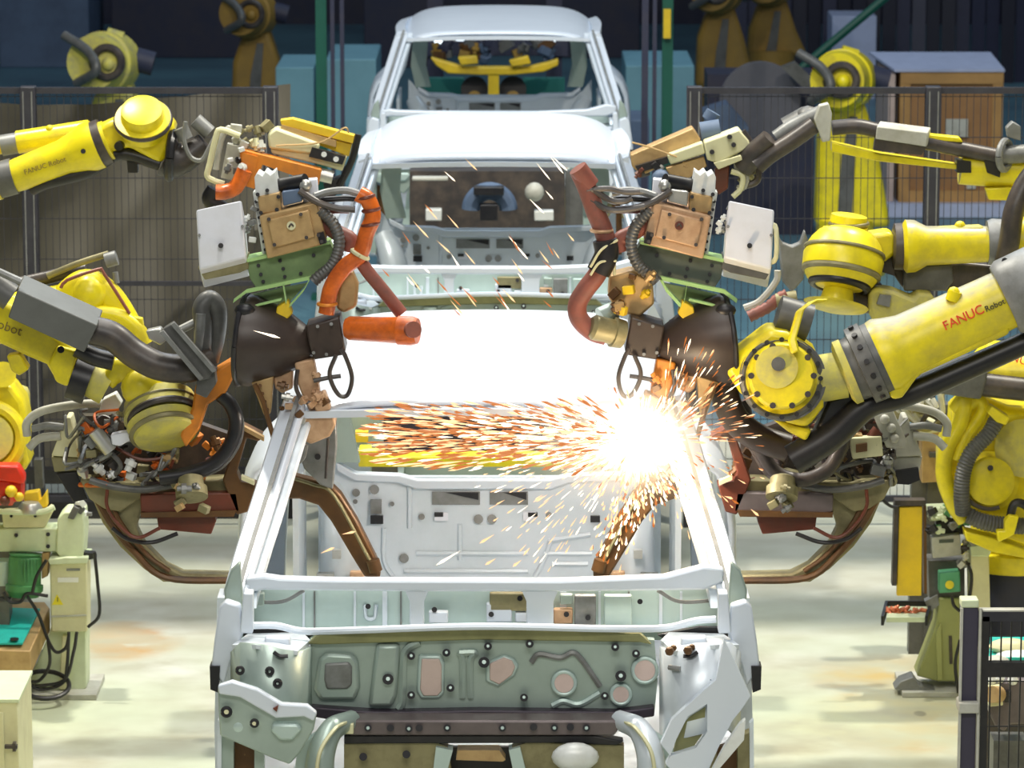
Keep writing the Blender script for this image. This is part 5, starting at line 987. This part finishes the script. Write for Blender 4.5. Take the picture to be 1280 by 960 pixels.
# cream cabinet, bottom left
Y9 = 13.6; p = V(22, 876, Y9)
T = Thing('cabinet', 'cream cabinet cut off by the lower left corner', 'cabinet', (p.x-.35, Y9+.2, 0))
T.part('body', MB().box((p.x-.35, Y9+.2, p.z/2), (.70, .4, p.z-.01)), CR, bevel=.004)
T.part('top_panel', MB().box((p.x-.35, Y9+.2, p.z), (.71, .41, .012)), CG)
d = T.part('door', MB().box((p.x-.37, Y9-.006, p.z/2-.01), (.64, .014, p.z-.06)), CR, bevel=.003)
q = V(14, 933, Y9-.03); T.part('latch', MB().box(q, (.045, .02, .012)).box(q+Vector((.012, 0, 0)), (.012, .03, .03)), DK, parent=d)
# right station
g = floor_pt(1188, 862); YA = g.y-.06
T = Thing('tip_dresser_stand', 'olive-green tip dressing stand with yellow panel at the right', 'stand', (g.x, YA+.1, 0)); TT = T.part
TT('foot_plate', MB().box((V(1180, 862, YA).x, YA+.1, .012), (.36, .34, .024)), GL, bevel=.003)
TT('foot_shoe', MB().slab([(1118, 862), (1126, 852), (1142, 846), (1150, 858), (1190, 868), (1150, 866)], YA-.04, .1), GM, bevel=.004)
TT('foot_column', MB().slab([(1146, 845), (1170, 782), (1174, 748), (1200, 748), (1200, 852), (1172, 852)], YA, .14), CG if 0 else mat('olive_green_stand', (.34, .36, .13), .5, 0, (.25, .27, .09), .6, 6), bevel=.006)
OG = MATS['olive_green_stand']
TT('column_rib', MB().slab([(1170, 790), (1176, 780), (1178, 850), (1172, 850)], YA-.03, .04), OG)
TT('column_slot', MB().slab([(1186, 795), (1190, 795), (1191, 830), (1187, 830)], YA-.005, .01), DK)
TT('upper_column', MB().slab([(1160, 700), (1206, 700), (1206, 752), (1162, 752)], YA+.02, .12), GD, bevel=.005)
gb = TT('green_motor', MB().slab([(1174, 716), (1200, 714), (1201, 740), (1174, 742)], YA-.04, .07), mat('green_gear', (.12, .42, .22), .5), bevel=.006, label='green gear motor')
TT('motor_dial', MB().cyl(V(1187, 731, YA-.055), V(1187, 731, YA-.03), .018, n=12), Y_, parent=gb)
yp = TT('panel', MB().slab([(1124, 634), (1153, 633), (1152, 745), (1121, 745)], YA-.08, .03), YO, label='amber yellow panel', bevel=.004)
TT('panel_frame', MB().sweep([V(1120, 628, YA-.06), V(1117, 730, YA-.06)], Vector((.018, 0, 0)), Vector((0, .06, 0))), DK)
TT('panel_frame', MB().sweep([V(1118, 627, YA-.06), V(1156, 627, YA-.06)], Vector((0, .06, 0)), Vector((0, 0, .022))), DK)
TT('panel_frame', MB().sweep([V(1155, 630, YA-.05), V(1156, 740, YA-.05)], Vector((.012, 0, 0)), Vector((0, .06, 0))), RU)
TT('head_plate', MB().slab([(1164, 672), (1200, 668), (1202, 694), (1166, 698)], YA-.08, .06), TN if 0 else GL, bevel=.004)
TT('small_print', MB().slab([(1174, 675), (1192, 674), (1192, 678), (1174, 679)], YA-.085, .004), GH)
TT('head_black', MB().slab([(1170, 652), (1206, 650), (1206, 668), (1172, 670)], YA-.04, .08), BK, bevel=.004)
TT('head_top', MB().slab([(1160, 636), (1208, 634), (1208, 648), (1162, 652)], YA-.06, .1), CG, bevel=.004)
fittings(T, (1160, 636, 1210, 664), YA-.12, 26, 81, [SW, GM, BK, GO, CG], s=(3, 6)); fittings(T, (1200, 664, 1216, 712), YA-.1, 10, 82, [GM, DK, GL], s=(3, 6))
cc = TT('tall_box', MB().slab([(1213, 690), (1236, 686), (1238, 762), (1214, 764)], YA-.1, .14), CR, bevel=.005)
TT('box_end', MB().slab([(1212, 683), (1230, 680), (1240, 688), (1236, 696), (1214, 696)], YA-.11, .16), CG, parent=cc, bevel=.005)
TT('tray', MB().slab([(1107, 757), (1162, 757), (1158, 777), (1106, 777)], YA-.1, 0, CG, ) if 0 else MB().prism([V(1108, 772, YA-.1), V(1156, 772, YA-.1), V(1160, 758, YA+.06), V(1110, 758, YA+.06)], (0, 0, -.02)), CG)
TT('tray_wall', MB().sweep([V(1103, 776, YA-.12), V(1108, 757, YA+.06)], Vector((.012, 0, 0)), Vector((0, 0, .04))).sweep([V(1107, 757, YA+.07), V(1164, 757, YA+.07)], Vector((0, .012, 0)), Vector((0, 0, .04))).sweep([V(1158, 776, YA-.12), V(1164, 757, YA+.06)], Vector((.012, 0, 0)), Vector((0, 0, .04))), BK, kind='stuff')
rd = random.Random(7); mb = MB()
for k in range(90):
    c = V(rd.uniform(1110, 1154), rd.uniform(761, 771), YA-.02); mb.cyl(c, c+Vector((rd.uniform(-1, 1), rd.uniform(-1, 1), rd.uniform(-.3, .6))).normalized()*.02, .007, n=6)
single('copper_tips', mb, mat('worn_copper', (.62, .20, .10), .4, .5), 'heap of worn copper electrode tips in the tray under the yellow panel', 'electrode tips', kind='stuff')
TT('tray_arm', MB().slab([(1156, 752), (1172, 744), (1174, 756), (1162, 766)], YA, .05), GM)
for pts in (((1204, 700), (1214, 716), (1212, 745), (1204, 756)), ((1190, 744), (1192, 756), (1200, 764)), ((1200, 800), (1194, 830), (1198, 866)), ((1096, 600), (1100, 620), (1112, 632), (1122, 634))): TT('cable', MB().tube([V(x, y, YA-.1) for x, y in pts], .007, 8), BK)
# grey boxes on a bracket behind
T = Thing('terminal_cabinet', 'khaki terminal cabinet on a dark post left of the right robot body', 'cabinet', (V(1164, 700, 16.4).x, 16.4, 0)); TT = T.part
TT('body', MB().slab([(1152, 540), (1176, 536), (1178, 602), (1152, 604)], 16.35, .16), CR if 0 else TN, bevel=.005)
TT('lid', MB().slab([(1150, 524), (1176, 530), (1176, 540), (1152, 544)], 16.33, .18), CR, bevel=.004)
TT('handle', MB().slab([(1162, 566), (1172, 566), (1172, 572), (1162, 572)], 16.32, .03), GD)
TT('post', MB().box((V(1150, 700, 16.4).x, 16.5, .55), (.07, .07, 1.1)).box((V(1172, 700, 16.4).x, 16.5, .55), (.09, .09, 1.1)), GD, kind='stuff')
cables(T, (1118, 488, 1178, 536), 15.9, 9, 90, [GL, OL, GM, DK], (.008, .014), 'hose')
T.part('hose_bracket', MB().slab([(1112, 500), (1150, 488), (1166, 510), (1150, 530), (1120, 524)], 16.3, .06), OL)
# black bent bar on left behind the gun
single('black_rail', MB().box((V(70, 600, 18.6).x, 18.6, V(70, 594, 18.6).z), (2.3, .08, .07)), BK, 'black horizontal rail low behind the left gun and tarpaulin', 'rail')
# ---------------------------------------------------------------- right near fence
YF = 11.4
T = Thing('guard_fence', 'dark guard fence with pale-edged post at the lower right corner', 'fence', (V(1212, 900, YF).x, YF, 0)); TT = T.part
k = M(YF); zt = V(1210, 757, YF).z; px_ = V(1211, 800, YF).x
p = TT('post', MB().box((px_, YF, zt/2), (20*k, .05, zt)), DP if 0 else mat('post_navy_black', (.045, .04, .07), .5), bevel=.003)
for x in (1200, 1223): TT('post_edge', MB().box((V(x, 800, YF).x, YF-.03, zt/2), (3.2*k, .012, zt)), GL, parent=p)
TT('post_cap', MB().box((px_-.002, YF, zt+.012), (22*k, .06, .024)), CG, parent=p, bevel=.004)
zb = V(1210, 880, YF).z
TT('post_clamp', MB().box((px_, YF-.01, zb), (26*k, .08, .034)), GL, parent=p, bevel=.005)
TT('panel_stile', MB().box((V(1231, 800, YF).x, YF, zt/2-.02), (9*k, .035, zt-.02)), BK)
zr = V(1250, 769, YF).z; x0 = V(1227, 800, YF).x; x1 = x0+1.0
TT('top_rail', MB().box(((x0+x1)/2, YF, zr), (x1-x0, .035, .030)), DG)
TT('rail_highlight', MB().box(((x0+x1)/2, YF, zr+.017), (x1-x0, .035, .005)), GL)  # pale strip built onto the rail as its highlight
zm = V(1250, 836, YF).z
TT('middle_rail', MB().box(((x0+x1)/2, YF, zm), (x1-x0, .03, .045)), BK)
mb = MB(); x = x0+.03
while x < x1: mb.box((x, YF+.01, zr/2), (.0045, .0045, zr)); x += 12.5*k
z = .1
while z < zr: mb.box(((x0+x1)/2, YF+.014, z), (x1-x0, .0035, .0035)); z += .14
TT('wire_mesh', mb, BK, kind='stuff')
# low gearbox behind the near fence, teal box
T = Thing('gearbox_unit', 'brown gearbox unit seen through the wires of the lower right fence', 'machine', tuple(floor_pt(1262, 940))); TT = T.part
YG = 13.4
TT('housing', MB().slab([(1236, 862), (1252, 852), (1290, 850), (1290, 905), (1262, 906), (1256, 915), (1244, 908), (1236, 890)], YG, .2), XM, bevel=.008)
TT('end_plate', MB().slab([(1236, 860), (1252, 858), (1254, 882), (1236, 884)], YG-.05, .05), CR, bevel=.004)
TT('plate_hole', MB().slab([(1256, 864), (1264, 864), (1264, 878), (1256, 878)], YG-.02, .03), BK)
TT('stub_shaft', MB().cyl(V(1240, 868, YG-.08), V(1248, 868, YG-.04), .03), TN)
TT('top_fittings', MB().sph(V(1240, 850, YG), .02, 8).sph(V(1250, 848, YG), .018, 8).sph(V(1266, 850, YG), .02, 8), SW, kind='stuff')
TT('stand', MB().box((V(1268, 900, YG).x, YG+.15, .22), (.12, .12, .46)), GD)
T = Thing('parts_tray', 'teal tray with pale items behind the lower right fence', 'tray', (V(1262, 820, 14.2).x, 14.2, 0)); TT = T.part
TT('tray', MB().prism([V(1236, 822, 14.1), V(1300, 822, 14.1), V(1300, 796, 14.5), V(1238, 796, 14.5)], (0, 0, -.04)), TE)
TT('pale_item', MB().sph(V(1262, 808, 14.2), .05, 12, (1.6, 1, .6)), CR); TT('pale_item', MB().sph(V(1272, 822, 14.15), .05, 12, (1.8, 1, .6)), SW)
TT('pale_item', MB().sph(V(1246, 826, 14.1), .04, 12, (1.2, 1, .5)), GL)
TT('leg', MB().box((V(1275, 840, 14.3).x, 14.3, V(0, 822, 14.1).z/2-.02), (.3, .3, V(0, 822, 14.1).z-.05)), DK)
# ================================================================ background
def ground_box(name, px0, px1, ytop, ybot, Y, dep, m, label, cat, grp=None, bevel=.01):
    a = V(px0, ybot, Y); b = V(px1, ytop, Y); z0 = 0
    return single(name, MB().box(((a.x+b.x)/2, Y+dep/2, (z0+b.z)/2), (b.x-a.x, dep, b.z-z0)), m, label, cat, grp, bevel)
YC = floor_pt(1180, 268).y
T = Thing('wooden_crate', 'large plywood crate with lilac cover behind the right fence', 'crate', (V(1180, 265, YC).x, YC+.4, 0)); TT = T.part
a = V(1122, 262, YC); b = V(1254, 88, YC); zt = b.z; cx = (a.x+b.x)/2; w_ = b.x-a.x
TT('body', MB().box((cx, YC+.55, (zt+.08)/2), (w_, 1.1, zt-.1)), WD)
TT('frame_board', MB().box((a.x+.04, YC-.015, zt/2+.04), (.08, .03, zt-.1)), WF)
TT('frame_board', MB().box((b.x-.04, YC-.015, zt/2+.04), (.08, .03, zt-.1)), WF)
TT('frame_board', MB().box((cx, YC-.02, zt-.05), (w_, .03, .10)), WF); TT('frame_board', MB().box((cx, YC-.02, .14), (w_, .03, .10)), WF)
TT('side_panel', MB().box((a.x-.06, YC+.5, zt/2), (.05, 1.0, zt-.06)), PK)
for x_, y_, m_ in ((1196, 160, GL), (1214, 232, GL)):
    q = V(x_, y_, YC-.03); TT('paper_label', MB().box(q, (.17 if y_ < 200 else .07, .006, .14 if y_ < 200 else .05)), m_)
TT('cover_sheet', MB().prism([V(1118, 90, YC-.05), V(1256, 90, YC-.05), V(1238, 68, YC+1.15), V(1086, 68, YC+1.15)], (0, 0, .02)), LB)
TT('pallet', MB().box((cx, YC+.5, .05), (w_+.3, 1.3, .1)), LB)
T = Thing('grey_disc_machine', 'big dark grey disc-shaped machine in the background, left of the crate', 'machine', (V(950, 200, 29).x, 29, 0)); TT = T.part
TT('disc', MB().cyl(V(950, 128, 28.8), V(950, 128, 29.3), 50*M(29), n=40), mat('charcoal_machine', (.09, .09, .11), .6), bevel=.01)
TT('lower_body', MB().slab([(895, 130), (1005, 130), (1015, 260), (890, 260)], 29, .5), mat('charcoal_base', (.07, .08, .11), .6))
TT('swing_arm', MB().sweep([V(985, 80, 28.6), V(1046, 138, 28.6)], Vector((.10, 0, .04)), Vector((0, .1, 0))), GD)
TT('pale_block', MB().slab([(878, 140), (910, 130), (936, 160), (930, 180), (890, 190)], 28.4, .3), NB)
TT('base', MB().box((V(950, 200, 29).x, 29.2, .6), (.8, .5, 1.2)), NV)
mi = [(455, 540, -20, 40, 41, NV, 'dark machine block beyond the farthest car, left of its roof'), (700, 800, -30, 62, 42, NV, 'dark machine block beyond the farthest car, right of its roof'),
      (540, 700, -40, 20, 42.5, NV, 'dark machine block straight beyond the farthest car roof'), (140, 300, -20, 60, 42, NV, 'dark machine block far back behind the ochre robot'), (0, 110, -20, 80, 41, NB, 'blue-grey machine block in the upper left corner')]
for i, (x0, x1, yt_, yb_, Y, m_, lb) in enumerate(mi): ground_box('machine_block', x0, x1, yt_, yb_+20, Y, 1.5, m_, lb, 'machine', 'dark machine blocks at the far end')
ground_box('teal_console', 408, 470, 74, 200, 30.5, 1.2, TL, 'pale teal console left of the farthest car body', 'console')
ground_box('teal_console', 782, 868, 82, 150, 31, 1.2, TL, 'pale teal console right of the farthest car body', 'console')
ground_box('blue_console', 784, 812, 150, 210, 27, .6, NB, 'blue-grey low unit beside the second car roof on the right', 'console')
ground_box('teal_console', 345, 392, 84, 140, 30.5, 1, TL, 'pale teal console just left of the left green column', 'console')
ground_box('lilac_bin', 1040, 1096, 20, 46, 38, .6, LB, 'lilac bin far back against the strip curtain', 'bin')
# lift frame with yellow beam seen through the farthest car
YL = 28.5
T = Thing('lift_frame', 'yellow T-shaped lift frame seen through the farthest car body', 'frame', (V(617, 200, YL).x, YL, 0)); TT = T.part
TT('post', MB().sweep([(V(617, 130, YL).x, YL, 0), V(617, 88, YL)], Vector((13*M(YL), 0, 0)), Vector((0, .1, 0))), YO)
TT('crossbeam', MB().slab([(538, 72), (552, 76), (580, 84), (660, 84), (686, 78), (698, 74), (698, 82), (680, 90), (640, 94), (600, 94), (560, 92), (545, 82)], YL-.06, .12), YO, bevel=.01)
TT('saddle', MB().slab([(572, 72), (596, 70), (598, 80), (576, 82)], YL-.12, .1), YO, bevel=.01); TT('saddle', MB().slab([(636, 76), (660, 70), (664, 80), (640, 84)], YL-.12, .1), YO, bevel=.01)
for s in (-1, 1): TT('black_motor', MB().cyl(V(617+s*24, 112, YL+.1), V(617+s*24, 112, YL+.3), .10), BK); TT('ochre_gear', MB().cyl(V(617+s*24, 122, YL-.04), V(617+s*24, 122, YL+.08), .05), YB)
TT('teal_table', MB().slab([(520, 98), (580, 98), (580, 140), (520, 140)], YL+.3, .1).slab([(654, 98), (706, 98), (706, 140), (654, 140)], YL+.3, .1), mat('green_table', (.01, .15, .13), .5), kind='stuff')
TT('dark_gantry', MB().slab([(530, 44), (710, 44), (710, 70), (530, 70)], YL+1.2, .2), NV)
TT('gantry_leg', MB().box((V(540, 60, YL).x, YL+1.3, 1.4), (.12, .12, 2.8)).box((V(695, 60, YL).x, YL+1.3, 1.4), (.12, .12, 2.8)), NV, kind='stuff')
for x in (543, 570, 662, 684): TT('tube_lamp', MB().slab([(x, 45), (x+10, 45), (x+10, 56 if x in (543, 684) else 51), (x, 56 if x in (543, 684) else 51)], YL+1.0, .04), LAMPW)
fittings(T, (545, 52, 695, 72), YL+.9, 24, 101, [NV, GD, YB, RU, NB], s=(4, 9), name='machine_piece')
# things between the cars, seen through their rear windows
YM = 16.4
T = Thing('clamp_fixture', 'yellow clamp beam between the nearest and second car bodies', 'fixture', (CX, YM, 0)); TT = T.part
TT('yellow_beam', MB().slab([(448, 563), (478, 563), (490, 571), (700, 571), (740, 566), (780, 566), (780, 584), (448, 584)], 15.0, .12), Y_, bevel=.006)
TT('grey_hopper', MB().slab([(420, 508), (470, 508), (478, 540), (455, 560), (420, 560)], 15.3, .3), GG, bevel=.01)
TT('yellow_tag', MB().slab([(444, 540), (460, 540), (460, 553), (444, 553)], 15.2, .05), YO)
TT('dark_housing', MB().slab([(470, 500), (790, 500), (790, 575), (484, 575)], 15.6, .2), DP)
TT('stanchion', MB().box((-.5, 15.1, .6), (.1, .1, 1.2)).box((.4, 15.1, .6), (.1, .1, 1.2)), GD, kind='stuff')
TT('grey_arch', MB().torus(V(612, 262, 21.3), (0, 1, 0), 23*M(21.3), .05, 20, 8, 180, 360), NB)
TT('rear_window_unit', MB().slab([(512, 214), (706, 214), (706, 290), (512, 290)], 21.8, .2), DK)
TT('unit_leg', MB().box((-.5, 21.9, .7), (.1, .1, 1.4)).box((.35, 21.9, .7), (.1, .1, 1.4)), GD, kind='stuff')
for x0, y0, x1, y1, m_ in ((532, 262, 552, 276, SW), (668, 264, 692, 276, SW), (592, 234, 630, 244, BK), (600, 256, 622, 276, BK), (515, 222, 560, 226, GL)): TT('unit_block', MB().slab([(x0, y0), (x1, y0), (x1, y1), (x0, y1)], 21.2, .08), m_, bevel=.005)
TT('pale_dome', MB().sph(V(668, 240, 21.2), 12*M(21.2), 14), GL)
# ================================================================ weld arc and sparks
def emis(name, col, s):
    m = bpy.data.materials.new(name); m.use_nodes = True; b = m.node_tree.nodes['Principled BSDF']
    b.inputs['Base Color'].default_value = (.02, .02, .02, 1); b.inputs['Emission Color'].default_value = (*col, 1); b.inputs['Emission Strength'].default_value = s
    m.cycles.emission_sampling = 'NONE'; return m
EW = emis('spark_white_hot', (1, .84, .62), 3.2); EY = emis('spark_yellow', (1, .62, .30), 1.7); EO = emis('spark_orange', (1, .26, .02), .75)
YS = 11.86; ctr = (800, 547)
rd = random.Random(12)
def streak(mb, x, y, Y, ang, L, r_, dY=0):
    a = V(x, y, Y); b_ = V(x+L*math.cos(ang), y+L*math.sin(ang), Y+dY)
    d = b_-a; u, v = mb.frame(d); mid = a.lerp(b_, .75)
    n = 4; rg = [mid+u*r_*math.cos(i*math.pi/2)+v*r_*math.sin(i*math.pi/2) for i in range(n)]
    mb.add([a]+rg+[b_], [(0, i+1, (i+1) % n+1) for i in range(n)]+[(n+1, (i+1) % n+1, i+1) for i in range(n)])
W_, YY, OO = MB(), MB(), MB()
# jet fanning out to the left, towards the other side of the car
for i in range(1250):
    d = abs(rd.gauss(0, 160)) if i % 3 else rd.uniform(20, 325)
    if d > 328 or d < 14: continue
    a = math.pi+rd.gauss(.0, .13 if d > 120 else .32)+.02
    x = ctr[0]+d*math.cos(a); y = ctr[1]+d*math.sin(a)
    if d > 60 and not 506 < y < 584: y = rd.uniform(506, 582)
    ang = math.atan2(y-ctr[1]+rd.gauss(0, 5), x-ctr[0])
    t = rd.random(); kW = max(.10, .62-.0021*d); kY = kW+(1-kW)*.48
    streak(W_ if t < kW else YY if t < kY else OO, x, y, YS+rd.uniform(-.25, .35), ang, rd.uniform(10, 30)*(1+.25*(d > 200)), rd.uniform(.0020, .0040) if t < kY else rd.uniform(.003, .006), rd.uniform(-.05, .05))
# burst in all directions round the arc
for i in range(480):
    a = rd.uniform(0, 2*math.pi); d = abs(rd.gauss(0, 24))+4
    if math.cos(a) < 0: d *= 1.3
    t = rd.random()
    streak(W_ if d < 45 else YY if t < .6 else OO, ctr[0]+d*math.cos(a), ctr[1]+d*math.sin(a)*.85, YS+rd.uniform(-.2, .2), a, rd.uniform(8, 24), rd.uniform(.0020, .0042), rd.uniform(-.1, .1))
# spray above right over the copper jaws
for i in range(150):
    a = rd.uniform(-1.5, .1); d = rd.uniform(30, 120)
    streak(rd.choice((YY, OO, OO, W_)), ctr[0]+25+d*math.cos(a), ctr[1]+d*math.sin(a), YS+rd.uniform(-.15, .1), a, rd.uniform(8, 20), rd.uniform(.0016, .003))
# rain of drops on the right C-frame arm
arm_c = [(852, 590), (820, 600), (795, 616), (778, 640), (768, 664), (756, 690)]
for i in range(430):
    k = rd.uniform(0, 4.6)**1.0; j = int(k); q = k-j; x = arm_c[j][0]+(arm_c[j+1][0]-arm_c[j][0])*q+rd.gauss(0, 13); y = arm_c[j][1]+(arm_c[j+1][1]-arm_c[j][1])*q+rd.gauss(0, 12)
    if rd.random() < k/8: continue
    a = math.atan2(y-ctr[1], x-ctr[0])+rd.gauss(0, .15)
    streak(rd.choice((YY, YY, OO, W_)), x, y, 12.2+rd.uniform(-.2, .1), a, rd.uniform(5, 13), rd.uniform(.0025, .005))
# pale drift over the rear wall
for i in range(170):
    a = rd.uniform(2.1, 3.0); d = rd.uniform(60, 210)
    streak(rd.choice((W_, YY, YY)), ctr[0]+d*math.cos(a), ctr[1]+d*math.sin(a)*.9, 12.3+rd.uniform(-.3, .6), a, rd.uniform(6, 18), rd.uniform(.0014, .0028))
# single long flyers
for x, y, a, L in ((316, 413, .27, 36), (427, 668, -.2, 18), (400, 692, -.4, 20), (576, 688, 2.6, 36), (618, 668, 2.6, 22), (620, 698, 2.6, 16), (652, 700, 2.5, 14), (1012, 800, 0, 0), (938, 636, .7, 14), (905, 620, .3, 12), (360, 585, -.3, 0)):
    if L: streak(YY if L < 30 else W_, x, y, 11.7, a, L, .0042)
for i in range(46):
    x = rd.uniform(476, 712); y = rd.uniform(190, 385) if i % 2 else rd.uniform(300, 392)
    streak(rd.choice((YY, OO, W_)), x, y, 12.6+rd.uniform(-.4, 1.2), rd.gauss(.86, .12), rd.uniform(12, 30), rd.uniform(.0022, .0034))
for i in range(46): streak(W_, rd.uniform(440, 730), rd.uniform(395, 480), 12.2+rd.uniform(-.2, .6), rd.gauss(.7, .15), rd.uniform(10, 26), .0022)
for i in range(50):
    a = rd.uniform(.3, 1.4); d = rd.uniform(40, 130); streak(rd.choice((YY, OO)), ctr[0]+30+d*math.cos(a), ctr[1]+d*math.sin(a), YS-.1, a, rd.uniform(6, 14), .0024)
single('white_hot_sparks', W_, EW, 'dense white-hot sparks bursting from the weld at the right windscreen pillar', 'sparks', kind='stuff')
single('yellow_sparks', YY, EY, 'yellow spark streaks flying left across the rear window opening', 'sparks', kind='stuff')
single('orange_sparks', OO, EO, 'fainter orange spark streaks mixed among the yellow ones', 'sparks', kind='stuff')
mb = MB(); c = V(*ctr, YS)
for k in range(26):
    q = c+Vector((rd.gauss(0, .028), rd.gauss(0, .02), rd.gauss(0, .022))); mb.sph(q, rd.uniform(.012, .034), 10)
single('weld_arc', mb, emis('arc_white', (1, .95, .85), 14), 'blinding white weld arc at the foot of the spark burst', 'weld arc', kind='stuff')
for nm, dx, dy, e in (('arc_light', 0, -.16, 26), ('rear_wall_fill', -.12, .36, 38)):  # second light is an added fill that brightens the cab's rear wall
    l = bpy.data.lights.new(nm, 'POINT'); l.energy = e; l.color = (1, .72, .42) if dy < 0 else (1, .88, .76); l.shadow_soft_size = .05
    o = bpy.data.objects.new(nm, l); C.objects.link(o); o.location = c+Vector((dx, dy, .02))

# thin weld fume round the arc, lit by the arc itself
fm = bpy.data.materials.new('weld_fume'); fm.use_nodes = True; nt = fm.node_tree; nt.nodes.clear()
out = nt.nodes.new('ShaderNodeOutputMaterial'); vs_ = nt.nodes.new('ShaderNodeVolumeScatter'); tc = nt.nodes.new('ShaderNodeTexCoord')
gr = nt.nodes.new('ShaderNodeTexGradient'); gr.gradient_type = 'QUADRATIC_SPHERE'; mp = nt.nodes.new('ShaderNodeMapping'); mp.inputs['Scale'].default_value = (1/.42, 1/.26, 1/.24)
mu = nt.nodes.new('ShaderNodeMath'); mu.operation = 'MULTIPLY'; mu.inputs[1].default_value = 7
nt.links.new(tc.outputs['Object'], mp.inputs['Vector']); nt.links.new(mp.outputs[0], gr.inputs['Vector']); nt.links.new(gr.outputs['Fac'], mu.inputs[0])
nt.links.new(mu.outputs[0], vs_.inputs['Density']); nt.links.new(vs_.outputs[0], out.inputs['Volume']); vs_.inputs['Color'].default_value = (1, .93, .85, 1)
fo = finish('weld_fume', MB().sph((0, 0, 0), .26, 20, (1.6, 1, .92)), fm); fo.location = c+Vector((-.05, 0, -.01)); tag(fo, 'thin bright weld fume hanging round the arc', 'fume', kind='stuff')
